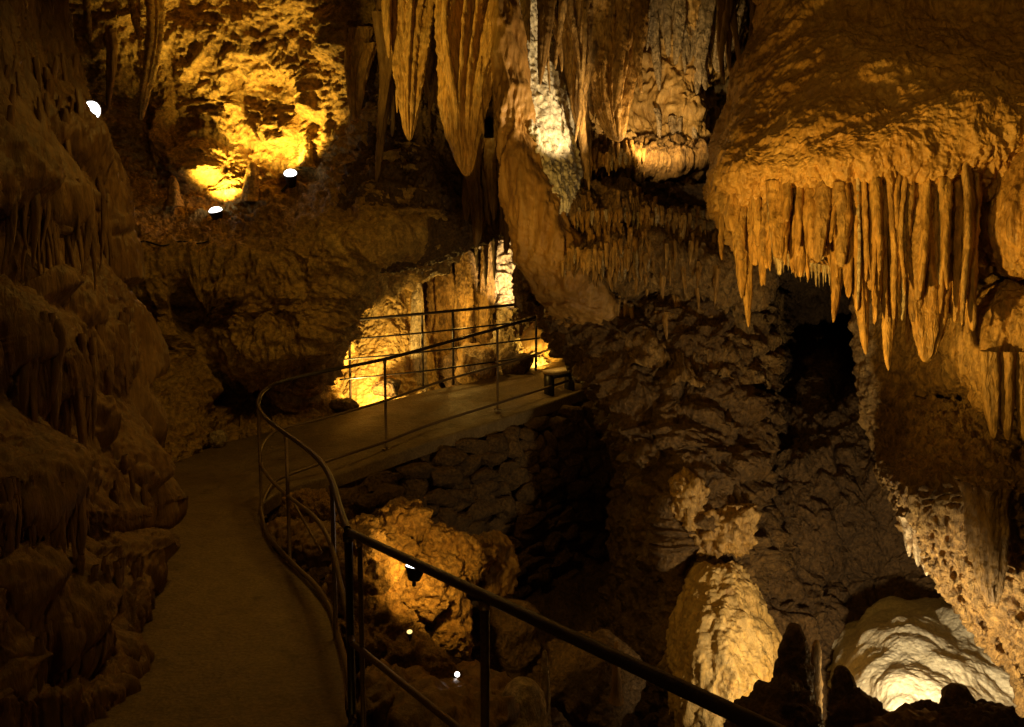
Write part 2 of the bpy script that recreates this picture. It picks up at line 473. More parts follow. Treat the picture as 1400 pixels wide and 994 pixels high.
u = np.linspace(0, 1, nW)[None, :, None]
S = Ai[:, None] * (1 - u) + Ao[:, None] * u
S[..., 2] += .012 * fbm(S.reshape(-1, 3), 1.2, 4).reshape(nL, nW)
kerb = np.stack([Ai + [0, 0, -.16], Ai + [0, 0, -.03]], 1)
S = np.concatenate([kerb, S], 1)
structure(new_obj('walkway', S.reshape(-1, 3), grid_faces(nL, nW + 2)[:, ::-1], M_PATH))

# --- left wall of brown flowstone ----------------------------------
def lrow(y, d, xs=0, ex=0):
    """one control row of the left wall: y, depth offset (minus = bulges to the path), extra px of the right silhouette"""
    Y = (-100, 60, 170, 300, 400, 480, 580, 680, 800, 920, 1060, 1300)
    X0 = (6.6, 6.4, 6.0, 5.7, 5.6, 5.4, 5.2, 4.9, 4.6, 4.3, 4.1, 3.7); XM = (7.8, 7.6, 7.2, 6.9, 6.7, 6.5, 6.3, 6.0, 5.5, 5.0, 4.6, 4.0)
    XE = (8.8, 8.8, 8.6, 8.4, 8.2, 8.3, 8.4, 8.3, 7.0, 5.7, 5.0, 4.3); EX = (78, 92, 132, 160, 158, 192, 195, 228, 212, 178, 160, 110)
    a, m, e, x = (np.interp(y, Y, q) for q in (X0, XM, XE, EX))
    x += ex; d *= .7
    return [(-420, y, a * .55 + d), (-150, y, a * .78 + d), (0, y, a + d), (x * .45, y, m + d), (x * .8, y, (m + e) / 2 - .1 + d * .9), (x, y, e + d * .6), (x - 22, y, e + 1.8)]
L_rows = [lrow(*r) for r in ((-120, -.3), (0, 0), (90, 0), (150, -.1), (215, -.25), (270, -.3), (292, .05), (330, .30), (385, .18), (410, -.12, 0, 4), (450, -.22, 0, 6), (500, -.12), (545, .15, 0, -8), (600, .05), (640, -.12, 0, -8), (690, -.36, 0, -16), (708, -.05, 0, -8), (730, .26, 0, -10), (775, .16, 0, -6),
          (800, -.12, 0, 4), (850, -.2), (890, -.1), (905, .2, 0, -10), (930, .05), (950, -.15), (1000, 0), (1060, .1), (1300, .1))]
LOB = [(168, 500, 8.3, 34, 70, .30), (140, 470, 7.8, 26, 60, .25), (70, 540, 6.2, 34, 90, .30), (20, 480, 5.6, 40, 60, .3), (112, 600, 6.8, 26, 80, .25), (150, 380, 8.2, 30, 70, .25),
       (208, 700, 8.0, 30, 60, .25), (170, 660, 7.4, 40, 60, .28), (60, 665, 5.4, 90, 70, .30), (180, 780, 6.8, 40, 55, .28), (150, 770, 6.2, 34, 50, .2), (90, 850, 5.3, 60, 80, .3),
       (30, 925, 4.6, 30, 30, .22), (150, 930, 5.5, 36, 36, .22), (105, 900, 5.2, 40, 50, .2), (90, 230, 7.6, 40, 90, .3), (50, 300, 6.5, 40, 90, .28), (130, 300, 8.0, 30, 100, .25), (15, 250, 6.0, 40, 80, .25),
       (60, 410, 6.3, 34, 50, .28), (100, 430, 6.9, 30, 60, .2), (30, 800, 4.9, 50, 90, .25), (185, 590, 8.3, 24, 80, .2)]
def dis_left(P):
    lb = lobes(P, LOB)
    free = np.clip(1 - lb / .2, .25, 1)
    Q = P * np.array([1, 1, .09])
    return (1.25 * lb + .07 * fbm(P * np.array([1, 1, .3]), 1.1, 3, seed=4) + .075 * free * fbm(Q, 2.6, 3, .6, 'ridge', 6) + .035 * fbm(P * np.array([1, 1, .14]), 7, 3, .6, 'ridge', 16)
            + .015 * fbm(P * np.array([1, 1, .3]), 4.5, 3, .5, 'billow', 7) + .022 * fbm(P * np.array([1, 1, .07]), 11, 2, .6, 'ridge', 26) + .006 * fbm(P, 13, 3, .6, 'billow', 2) - .14)
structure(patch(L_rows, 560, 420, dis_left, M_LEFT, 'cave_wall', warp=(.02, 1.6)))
L_OBJ = bpy.context.scene.collection.objects[-1]

# --- back wall: ochre upper face, ledge, undercut -----------------
B_rows = [
    [(60, -130, 10.8), (140, -130, 10.6), (220, -130, 10.5), (300, -130, 10.8), (380, -130, 11.0), (460, -130, 11.2), (540, -130, 11.6), (640, -130, 12.0)],
    [(60, -20, 12.7), (140, -20, 12.8), (220, -20, 12.9), (300, -20, 12.9), (380, -20, 12.7), (460, -20, 12.4), (540, -20, 12.4), (640, -20, 12.6)],
    [(60, 70, 13.2), (140, 70, 13.3), (220, 70, 13.5), (300, 70, 13.4), (380, 70, 13.2), (460, 70, 12.9), (540, 70, 12.6), (640, 70, 12.8)],
    [(60, 150, 13.4), (140, 150, 13.6), (220, 150, 13.9), (300, 150, 13.75), (380, 150, 13.55), (460, 150, 13.1), (540, 150, 12.6), (640, 150, 12.8)],
    [(60, 225, 13.4), (140, 225, 13.6), (220, 225, 13.9), (280, 225, 13.65), (335, 225, 13.75), (440, 225, 13.3), (540, 225, 12.3), (640, 225, 12.8)],
    [(60, 285, 12.8), (140, 285, 12.8), (220, 285, 13.4), (285, 285, 13.6), (340, 285, 13.4), (420, 275, 13.0), (530, 285, 11.9), (640, 285, 12.8)],
    [(60, 325, 12.2), (140, 325, 12.1), (220, 325, 12.8), (290, 325, 13.0), (350, 325, 12.7), (420, 325, 11.8), (530, 325, 11.6), (640, 325, 12.9)],
    [(60, 360, 12.0), (140, 360, 11.9), (220, 360, 11.9), (290, 360, 12.0), (350, 360, 11.8), (420, 355, 11.6), (498, 350, 11.6), (600, 350, 13.2)],
    [(60, 420, 12.4), (140, 420, 12.2), (220, 420, 12.1), (290, 420, 12.5), (350, 420, 12.0), (415, 415, 11.8), (464, 410, 12.0), (478, 410, 14.2)],
    [(60, 480, 12.5), (140, 480, 12.3), (220, 480, 12.3), (270, 480, 12.8), (350, 480, 12.2), (410, 480, 12.0), (438, 475, 12.2), (450, 475, 14.4)],
    [(60, 540, 12.2), (140, 540, 12.0), (215, 540, 12.0), (270, 540, 12.6), (330, 540, 14.2), (385, 540, 13.8), (416, 520, 12.8), (426, 525, 14.6)],
    [(60, 590, 11.6), (140, 590, 11.4), (215, 590, 11.5), (265, 590, 12.2), (330, 590, 13.4), (385, 580, 13.6), (416, 555, 13.2), (426, 555, 14.6)],
    [(60, 640, 10.4), (140, 640, 10.3), (215, 640, 11.2), (265, 630, 12.2), (330, 610, 13.0), (385, 592, 12.9), (430, 575, 13.0), (440, 575, 14.6)],
    [(60, 700, 9.4), (140, 700, 9.4), (215, 690, 10.9), (265, 670, 12.2), (330, 640, 13.0), (385, 620, 12.6), (430, 600, 12.9), (440, 600, 14.6)]]
def dis_back(P):
    Q = P @ np.array([[1, 0, .35], [0, 1, 0], [-.3, 0, 2.6]]).T
    low = np.clip((2.7 - P[:, 2]) / .5, 0, 1)
    return ((.62 + .3 * low) * dis_rough(P, .85, 4) + .11 * fbm(P @ np.array([[1, 0, .5], [0, 1, 0], [-.45, 0, 1.3]]).T, .95, 3, .5, 'ridge', 41) + .05 * fbm(Q, 2.4, 4, .6, 'ridge', 19) + .03 * fbm(P, 3.2, 4, .6, 'billow', 8) + low * .06 * fbm(P, 2.2, 4, .6, 'ridge', 12)
            + lobes(P, [(276, 244, 13.6, 30, 26, .42), (392, 196, 13.5, 26, 26, .36), (228, 190, 13.9, 24, 80, .35), (330, 150, 13.7, 14, 50, .2), (432, 150, 13.3, 16, 40, .25), (470, 60, 12.9, 30, 60, .3)])
            - 1.0 * lobes(P, [(256, 440, 12.3, 22, 40, 1.), (205, 470, 12.2, 16, 30, 1.), (315, 545, 13.0, 40, 26, 1.3), (350, 560, 13.2, 30, 30, 1.2)]) - .03)
B_OBJ = structure(patch(B_rows, 540, 440, dis_back, M_YELLOW, 'cave_wall', warp=(.08, 1.3)))

# --- far chamber beyond the opening --------------------------------
FC_rows = [[(330, y, d + 1), (430, y, d), (520, y, d + .6), (620, y, d + .9), (700, y, d + .2), (790, y, d - .2), (900, y, d - 1)] for y, d in
           ((180, 17.0), (260, 18.0), (340, 18.6), (420, 18.6), (500, 18.0), (545, 16.8), (585, 15.4), (640, 14.2))]
structure(patch(FC_rows, 240, 300, lambda P: dis_rough(P, 1.1, 14) + .10 * fbm(P * np.array([1, 1, .2]), 2.2, 3, .6, 'ridge', 3), M_FLOW, 'cave_wall'))

# --- dark fluted mass between the big stalactites ------------------
D_rows = [
    [(480, -120, 12.2), (515, -120, 11.5), (560, -120, 11.3), (640, -120, 11.3), (710, -120, 11.3), (780, -120, 11.3), (860, -120, 11.8)],
    [(490, -20, 13.6), (518, -20, 12.4), (560, -20, 11.9), (640, -20, 11.7), (710, -20, 11.7), (780, -20, 11.7), (860, -20, 12.2)],
    [(490, 100, 13.8), (518, 100, 12.5), (560, 100, 12.3), (640, 100, 12.4), (710, 100, 12.1), (780, 100, 11.9), (860, 100, 12.3)],
    [(480, 200, 13.6), (515, 200, 12.4), (560, 200, 12.3), (640, 200, 12.4), (710, 200, 12.2), (780, 200, 11.9), (860, 200, 12.3)],
    [(440, 280, 13.0), (500, 280, 11.95), (560, 280, 12.0), (640, 280, 12.2), (710, 280, 12.2), (780, 280, 11.8), (860, 280, 12.2)],
    [(410, 330, 12.4), (490, 335, 11.8), (560, 335, 11.9), (640, 320, 12.1), (700, 300, 12.2), (780, 330, 11.8), (860, 340, 12.2)],
    [(430, 365, 12.6), (500, 368, 12.2), (560, 360, 12.4), (640, 335, 12.6), (700, 312, 12.8), (780, 360, 12.4), (860, 380, 12.6)],
    [(430, 370, 15.0), (500, 372, 15.0), (560, 340, 15.0), (640, 315, 15.2), (700, 280, 15.6), (780, 360, 15.4), (860, 380, 15.4)]]
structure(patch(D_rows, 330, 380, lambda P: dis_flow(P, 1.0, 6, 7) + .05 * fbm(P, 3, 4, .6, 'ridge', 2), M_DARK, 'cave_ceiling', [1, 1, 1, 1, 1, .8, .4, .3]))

# --- tiered wall right of the centre column ------------------------
tier_y = [(-130, 11.2), (-20, 11.9), (90, 11.8), (170, 11.7), (200, 11.3), (212, 10.75), (222, 10.6), (236, 11.2), (266, 11.1), (284, 10.1), (300, 9.95), (316, 10.7), (334, 10.2), (350, 9.75), (372, 9.85), (388, 10.5), (450, 10.3), (520, 9.9), (600, 9.6), (700, 9.4), (800, 9.3), (940, 9.3), (1100, 9.2)]
T_rows = []
for y, d in tier_y:
    ld = d + (0 if y < 400 else .2)
    lx = 775 if y < 400 else (796 if y < 460 else (836 if y < 530 else 858 + max(0, (y - 560)) * .25))
    if 270 < y < 400: lx = 756
    if y < 345: tail = [(915, y + 6, d + .05), (985, y + 4, d + .25), (1060, y, d + .9), (1140, y, d + 1.6)]
    else: tail = [(925, y, d), (975, y, d + .05), (1020, y, d + .6), (1050, y, d + 3.2)]
    T_rows.append([(lx - 10, y, ld + 2.6), (lx, y, ld + .4), (lx + 45, y, ld - .05), (lx + 100, y, ld)] + tail)
T_OBJ = structure(patch(T_rows[:18], 460, 340, lambda P: dis_rough(P, .8, 21) + np.clip((2.7 - P[:, 2]) / .5, 0, 1) * (dis_rubble(P, .8, 23, 3.4) - .05 + .05 * fbm(P, 3.1, 4, .6, 'ridge', 24)) + .05 * fbm(P * np.array([1, 1, .3]), 5, 4, .6, 'ridge', 5) + .03 * fbm(P * np.array([1, 1, .35]), 9, 3, .6, 'billow', 5), M_TIER, 'cave_wall', warp=(.22, 1.1), seed=4))

PW = [[(780, -120, 11.2), (850, -120, 11.0), (920, -120, 10.9), (985, -120, 10.9), (1030, -120, 11.6)],
      [(785, -20, 11.5), (850, -20, 11.3), (925, -20, 11.0), (985, -20, 11.0), (1030, -20, 11.8)],
      [(785, 60, 11.5), (850, 60, 11.4), (925, 60, 11.1), (975, 60, 11.1), (1000, 60, 12.0)],
      [(785, 130, 11.4), (850, 130, 11.3), (920, 130, 11.1), (955, 130, 11.2), (980, 130, 12.0)],
      [(785, 185, 11.2), (850, 190, 11.0), (920, 205, 11.0), (955, 200, 11.1), (975, 190, 12.0)],
      [(785, 205, 11.1), (850, 210, 10.9), (920, 236, 10.9), (950, 238, 11.0), (970, 230, 12.0)],
      [(785, 210, 11.8), (850, 215, 11.7), (920, 238, 11.6), (950, 240, 11.7), (970, 232, 12.4)]]
tag(patch(PW, 220, 220, lambda P: dis_flow(P, .8, 131, 8) + .05 * fbm(P, 3, 4, .6, 'ridge', 7), M_CREAM, 'flowstone_wall', warp=(.10, 1.8), origin=at(880, 230, 11.1)), 'pale shaggy flowstone wall above the tiers, left of the dark canopy', 'flowstone')

structure(patch(T_rows[15:], 340, 340, lambda P: dis_rubble(P, .9, 23, 3.0) - .05 + .08 * fbm(P, 2.4, 4, .6, 'ridge', 24) + .05 * fbm(P * np.array([1, 1, .35]), 3.0, 3, .6, 'ridge', 5), M_RUBBLE, 'cave_wall', warp=(.16, 1.5), seed=6))
# --- rubble wall and black recess under the canopy -----------------
R_rows = []
for y, base in ((250, 10.2), (330, 11.0), (385, 12.2), (440, 12.8), (500, 12.2), (560, 11.2), (640, 10.4), (720, 9.9), (800, 9.5), (880, 9.0), (980, 8.4), (1100, 7.8)):
    rec = max(0, 1 - abs(y - 440) / 110)
    bk_ = .9 if y >= 800 else (.4 if y >= 720 else 0)
    R_rows.append([(840, y, 11.5 - .1 * rec), (930, y, min(base, 10.6) + .1), (1000, y, min(base, 10.5) + .1), (1060, y, base + .2 + .6 * rec), (1130, y, base + 1.1 * rec + bk_ * .5), (1200, y, base - .2 + 1.2 * rec + bk_), (1280, y, base - .8 + bk_), (1400, y, base - 1.4 + bk_), (1560, y, base - 1.8 + bk_)])
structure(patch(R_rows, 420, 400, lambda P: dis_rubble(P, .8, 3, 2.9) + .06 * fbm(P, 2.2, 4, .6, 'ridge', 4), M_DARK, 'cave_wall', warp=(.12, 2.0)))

# --- gully floor ----------------------------------------------------
GF = [[(x, y, z) for x in (-3.6, -2.2, -1.0, .2, 1.4, 2.6, 3.8, 5.2, 7.0)] for y, z in ((1.0, -1.9), (3.0, -1.9), (5, -2.0), (7, -2.1), (9, -2.3), (11, -2.3), (13.5, -2.0))]
for row in GF:
    for k, p in enumerate(row):
        if p[0] < -.4: row[k] = (p[0], p[1], p[2] + (0.9 if p[0] < -2 else .5) * (1 if p[1] < 10 else 0))
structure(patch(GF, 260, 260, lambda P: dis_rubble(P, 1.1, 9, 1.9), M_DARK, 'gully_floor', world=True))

# --- right lower rock body (behind the white flowstone) ------------
RB = [
    [(1190, 560, 9.6), (1250, 540, 8.3), (1330, 545, 7.6), (1420, 555, 7.2), (1560, 560, 7.0)],
    [(1195, 620, 9.6), (1240, 615, 7.6), (1320, 625, 6.8), (1420, 640, 6.5), (1560, 640, 6.3)],
    [(1200, 648, 9.6), (1222, 652, 7.2), (1310, 662, 6.5), (1420, 672, 6.2), (1560, 672, 6.0)],
    [(1220, 668, 9.6), (1230, 690, 7.1), (1310, 690, 6.5), (1420, 690, 6.3), (1560, 690, 6.0)],
    [(1230, 700, 9.6), (1244, 740, 7.2), (1310, 740, 6.7), (1420, 740, 6.4), (1560, 740, 6.1)],
    [(1260, 730, 9.6), (1270, 782, 7.2), (1320, 790, 6.8), (1420, 790, 6.4), (1560, 790, 6.1)],
    [(1300, 770, 9.6), (1312, 838, 7.2), (1350, 850, 6.8), (1430, 850, 6.4), (1560, 850, 6.1)],
    [(1330, 810, 9.6), (1345, 882, 7.2), (1385, 890, 6.8), (1440, 900, 6.4), (1560, 900, 6.1)],
    [(1360, 850, 9.6), (1382, 925, 7.2), (1410, 930, 6.8), (1450, 940, 6.4), (1560, 940, 6.1)],
    [(1370, 900, 9.6), (1396, 985, 7.2), (1430, 985, 6.8), (1470, 990, 6.4), (1560, 990, 6.1)],
    [(1390, 1000, 9.4), (1405, 1060, 7.0), (1440, 1060, 6.8), (1480, 1060, 6.4), (1560, 1060, 6.1)]]
def lattice(P):
    f1, f2, h = worley(P * np.array([1, 1, 1.3]) + .05 * np.stack([fbm(P, 5, 2, seed=q) for q in (1, 2, 3)], 1), 11.5, 5)
    return .05 * fbm(P, 1.5, 3, seed=5) - .10 * np.clip(1 - f1 * 1.9, 0, 1) + .04 * fbm(P * np.array([1, 1, .4]), 9, 3, .6, 'billow', 2)
tag(patch(RB, 320, 300, lattice, M_TIER, 'honeycomb_ledge', origin=at(1330, 900, 6.8)),
    'pitted honeycomb rock ledge sloping down over the white flowstone mound', 'rock ledge')

# --- ceiling / shell that closes the cave ---------------------------
V, Fc = ico(6)
Psh = V * np.array([13.0, 17.5, 8.5]) + np.array([0, 6.0, 2.5])
Psh = Psh - V * (np.abs(fbm(Psh, .35, 4)) * 1.0)[:, None]
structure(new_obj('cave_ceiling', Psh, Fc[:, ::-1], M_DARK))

# ================================================================== FLOWSTONE CANOPY
CN = [
    [(985, -160, 9.6), (1060, -170, 9.2), (1140, -180, 9.0), (1230, -180, 8.9), (1320, -180, 8.8), (1420, -180, 8.6), (1560, -180, 8.4)],
    [(1020, -60, 9.3), (1080, -70, 8.7), (1150, -80, 8.4), (1230, -80, 8.3), (1320, -80, 8.2), (1420, -80, 8.0), (1560, -80, 7.8)],
    [(1040, 30, 9.1), (1085, 30, 8.2), (1150, 25, 7.8), (1230, 20, 7.6), (1320, 20, 7.5), (1420, 20, 7.3), (1560, 20, 7.1)],
    [(1012, 100, 9.0), (1050, 105, 7.9), (1130, 95, 7.3), (1230, 90, 6.85), (1320, 90, 6.75), (1420, 85, 6.7), (1560, 80, 6.5)],
    [(985, 165, 9.0), (1015, 175, 7.6), (1100, 160, 6.82), (1220, 145, 6.47), (1320, 140, 6.3), (1420, 130, 6.25), (1560, 120, 6.1)],
    [(970, 205, 9.0), (990, 220, 7.5), (1070, 214, 6.75), (1190, 186, 6.38), (1310, 180, 6.2), (1420, 160, 6.1), (1560, 150, 5.9)],
    [(970, 240, 9.0), (985, 243, 7.45), (1070, 240, 6.78), (1190, 225, 6.42), (1310, 215, 6.25), (1420, 200, 6.15), (1560, 200, 5.9)],
    [(975, 268, 9.0), (990, 272, 7.6), (1070, 275, 6.98), (1190, 268, 6.62), (1310, 262, 6.42), (1420, 245, 6.3), (1560, 245, 6.0)],
    [(985, 295, 9.0), (1000, 300, 7.85), (1070, 322, 7.25), (1190, 330, 6.95), (1310, 340, 6.7), (1420, 320, 6.6), (1560, 320, 6.3)],
    [(990, 318, 9.2), (1008, 322, 8.2), (1072, 348, 7.5), (1190, 372, 7.15), (1310, 384, 6.95), (1420, 340, 6.9), (1560, 340, 6.6)],
    [(1000, 320, 9.8), (1015, 322, 8.8), (1075, 345, 8.1), (1190, 366, 7.7), (1310, 384, 7.4), (1420, 340, 7.4), (1560, 340, 7.0)],
    [(1000, 290, 10.6), (1020, 300, 9.8), (1080, 330, 9.4), (1190, 350, 9.2), (1310, 370, 9.0), (1420, 330, 9.0), (1560, 330, 8.6)]]
canopy_base = at(1200, 330, 7.2)
canopy = thing('flowstone_canopy', canopy_base, 'huge dark domed flowstone canopy with orange fluted front jutting from the right wall', 'flowstone')
patch(CN, 520, 560, lambda P: .09 * fbm(P, .8, 3, seed=3) + .022 * fbm(P, 3.5, 4, .6, 'ridge', 4) + .010 * fbm(P, 11, 3, .6, 'billow', 6), M_CANOPY, 'body', parent=canopy, origin=canopy_base,
      dis_b=lambda P: dis_flow(P, .9, 31, 9) - .03, amp_b=[0, 0, 0, 0, 0, .08, .45, 1, 1, .8, .5, .3], warp=(.05, 2.0))

# pixel list of stalactites on the canopy: (x_top, y_top, x_tip, y_tip, width, depth, label)
BIG = [
    (1000, 265, 1027, 448, 20, 7.35, 'long thin orange stalactite near the left corner of the canopy, ending below its neighbours'),
    (996, 250, 1014, 408, 24, 7.38, 'orange stalactite with a slanted blunt tip at the left corner of the canopy'),
    (1138, 280, 1139, 442, 22, 6.75, 'lone orange stalactite hanging in front of the black recess under the canopy'),
    (1180, 240, 1186, 486, 26, 6.5, 'long orange stalactite to the right of the black recess, left of the longest one'),
    (1222, 220, 1225, 508, 26, 6.42, 'longest and lowest orange stalactite of the canopy, with a sharp tip'),
    (1275, 230, 1258, 496, 64, 6.38, 'widest orange stalactite of the canopy, a broad blade with a rounded tip'),
    (1209, 260, 1211, 455, 16, 6.55, 'slender orange stalactite squeezed in left of the longest one under the canopy'),
    (1300, 270, 1296, 430, 34, 6.4, 'ribbed orange stalactite fused to the right side of the broad blade'),
    (1108, 270, 1112, 358, 30, 6.85, 'stubby orange stalactite at the left edge of the black recess'),
    (1060, 270, 1052, 368, 26, 7.0, 'short dark orange stalactite two widths left of the recess'),
    (1165, 270, 1166, 388, 20, 6.65, 'short orange stalactite at the right edge of the recess'),
    (1245, 270, 1243, 470, 18, 6.6, 'thin orange stalactite between the longest one and the broad blade'),
]
def px(w, d): return w / F * d
for i, (x0, y0, x1, y1, w, d, lab) in enumerate(BIG):
    r = px(w, d) / 2
    d -= .09
    o = stal(at(x0, y0 - 18, d + .26), at(x1, y1, d), r * 1.25, r * (1.15 if w < 40 else .7), 40 + i, power=.5 if w > 30 else .55, flare=.0, flutes=.28, bumpy=.35, ridges=7 if w > 30 else 5, blunt=.16 if w > 40 else .1, mat=M_ORANGE, bend=.5)
    tag(o, lab, 'stalactite', 'stalactites of the flowstone canopy')
rs = np.random.RandomState(5)
for i in range(72):
    f = (i + rs.uniform(.1, .9)) / 72
    x = 985 + f * 345
    d = np.interp(x, [985, 1070, 1190, 1310, 1420], [7.42, 6.76, 6.36, 6.2, 6.1]) + rs.uniform(-.07, .10)
    y0 = np.interp(x, [985, 1070, 1190, 1310], [250, 244, 232, 222]) + rs.uniform(-8, 40)
    y1 = np.interp(x, [985, 1030, 1070, 1100, 1150, 1180, 1330], [340, 380, 356, 362, 380, 420, 440]) + rs.uniform(-60, 22)
    w = rs.uniform(6, 15) if rs.rand() < .6 else rs.uniform(15, 28)
    r = px(w, d) / 2
    o = stal(at(x, y0 - 14, d + .16), at(x + rs.uniform(-5, 5), y1, d + .02), r, r * 1.3, 400 + i, power=.32, flare=0, flutes=.3, bumpy=.5, ridges=4 if w > 12 else 0, mat=(M_ORANGE, M_FLOW, M_ORANGE, M_PALE if i % 3 == 0 else M_ORANGE)[i % 4], bend=.35)
    tag(o, 'thin rib-like orange stalactite in the close curtain on the canopy front', 'stalactite', 'curtain ribs of the flowstone canopy')
for i in range(26):
    x = 1042 + i * 5.2 + rs.uniform(-2, 2)
    d = np.interp(x, [1040, 1190], [7.25, 6.85]); y0 = np.interp(x, [1040, 1060, 1100, 1140, 1175], [352, 352, 372, 378, 376])
    L = rs.uniform(7, 20); r = px(rs.uniform(2.5, 5), d) / 2
    o = stal(at(x, y0 - 14, d), at(x, y0 + L, d), r * 1.3, r * 1.3, 600 + i, 8, 12, mat=M_PALE)
    tag(o, 'tiny pale stalactite in the fringe along the top of the black recess', 'stalactite', 'tiny fringe stalactites over the recess')

# second, lower drape at the right edge
RD = [
    [(1335, 400, 8.2), (1350, 395, 6.9), (1400, 380, 6.5), (1480, 370, 6.2)],
    [(1300, 440, 8.2), (1325, 432, 6.7), (1395, 420, 6.25), (1480, 420, 6.0)],
    [(1305, 490, 8.2), (1328, 485, 6.6), (1395, 480, 6.2), (1480, 480, 6.0)],
    [(1325, 520, 8.2), (1342, 520, 6.6), (1395, 520, 6.25), (1480, 520, 6.0)],
    [(1340, 545, 8.2), (1352, 547, 6.7), (1395, 548, 6.4), (1480, 548, 6.1)],
    [(1345, 535, 8.6), (1356, 540, 7.4), (1395, 542, 7.0), (1480, 542, 6.8)]]
o = tag(patch(RD, 200, 180, lambda P: dis_flow(P, .8, 50, 8), M_FLOW, 'drapery', [.4, .7, 1, 1, .8, .4], origin=at(1400, 580, 6.4)), 'broad tan drapery hanging at the right edge below the canopy', 'drapery')
for i, (x0, y0, x1, y1, w, lab) in enumerate([(1352, 480, 1359, 600, 26, 'pointed tan stalactite at the left end of the right edge drapery'), (1374, 480, 1378, 602, 28, 'pointed tan stalactite in the middle of the right edge drapery'), (1399, 480, 1402, 606, 30, 'pointed tan stalactite cut by the right border, on the drapery')]):
    tag(stal(at(x0, y0, 6.2), at(x1, y1, 6.25), px(w, 6.2) / 2, None, 700 + i, power=.4, flare=0, mat=M_FLOW, flutes=.3), lab, 'stalactite', 'stalactites of the right edge drapery')
# upper right blobs beside the canopy
UR = [
    [(1352, 235, 6.9), (1375, 212, 6.4), (1420, 200, 6.1), (1520, 200, 5.9)],
    [(1340, 300, 7.0), (1362, 290, 6.2), (1420, 285, 5.9), (1520, 285, 5.7)],
    [(1345, 340, 7.0), (1370, 345, 6.25), (1420, 345, 5.95), (1520, 345, 5.7)],
    [(1360, 370, 7.2), (1380, 374, 6.5), (1420, 376, 6.2), (1520, 376, 5.9)],
    [(1365, 372, 8.0), (1385, 372, 7.4), (1420, 372, 7.2), (1520, 372, 7.0)]]
tag(patch(UR, 130, 110, lambda P: dis_flow(P, .6, 60, 9), M_ORANGE, 'flowstone_lobe', [.4, 1, 1, .7, .3], origin=at(1400, 375, 6.4)), 'rounded orange flowstone lobe at the right edge beside the canopy', 'flowstone')
# rock behind the drapery between canopy and drapery
BR = [
    [(1180, 330, 9.4), (1260, 330, 8.4), (1330, 320, 7.6), (1400, 330, 7.2), (1520, 330, 7.0)],
    [(1180, 420, 9.4), (1270, 420, 8.2), (1320, 420, 7.3), (1400, 400, 7.0), (1520, 400, 6.8)],
    [(1190, 500, 9.4), (1270, 500, 8.3), (1320, 500, 7.3), (1400, 500, 7.3), (1520, 500, 7.1)],
    [(1200, 560, 9.4), (1260, 545, 8.6), (1320, 540, 8.0), (1400, 560, 7.8), (1520, 560, 7.5)],
    [(1205, 620, 9.4), (1250, 610, 8.6), (1320, 600, 8.4), (1400, 610, 8.2), (1520, 610, 7.8)],
    [(1205, 680, 9.0), (1250, 660, 8.2), (1320, 660, 7.8), (1400, 660, 7.6), (1520, 660, 7.4)]]
structure(patch(BR, 220, 220, lambda P: dis_rough(P, .8, 70), M_TIER, 'cave_wall'))

# ================================================================== CENTRE FORMATIONS
# leaning column
cl = [(684, -120, 10.0), (691, 0, 9.95), (700, 137, 9.9), (712, 206, 9.85), (736, 295, 9.85), (756, 350, 9.95), (786, 410, 10.3), (822, 456, 10.9), (862, 500, 11.6)]
wd = [26, 28, 32, 42, 64, 78, 84, 84, 80]
def column(cl, wd, mat, name, seed, ny=260, nth=170, flat=.8, fl=.28):
    C = np.array([at(*c) for c in cl]); R = np.array([px(w, c[2]) / 2 for w, c in zip(wd, cl)])
    M = cr_matrix(len(C), ny); C = M @ C; R = M @ R
    th = np.linspace(0, 2 * np.pi, nth, endpoint=False)
    ring = np.stack([np.cos(th), np.sin(th) * flat, 0 * th], 1)
    V = (C[:, None] + R[:, None, None] * ring[None]).reshape(-1, 3)
    ang = np.tile(np.stack([np.cos(th), np.sin(th), 0 * th], 1), (ny, 1))
    m = R.mean()
    d = m * (fl * fbm(V * np.array([1, 1, .15]), .9 / m, 4, .6, 'ridge', seed) + .25 * fbm(V * np.array([1, 1, .4]), .5 / m, 3, seed=seed + 2)) + .012 * fbm(V, 10, 3, .6, 'billow', seed)
    V = V + ang * d[:, None]
    base = C[-1]
    return new_obj(name, V, [list(f) for f in grid_faces(ny, nth, True)] + [list(range(nth)), list(range((ny - 1) * nth, ny * nth))[::-1]], mat, None, base)
tag(column(cl, wd, M_COLUMN, 'leaning_column', 3), 'tall smooth brown column leaning from the ceiling down past the far walkway', 'rock column')

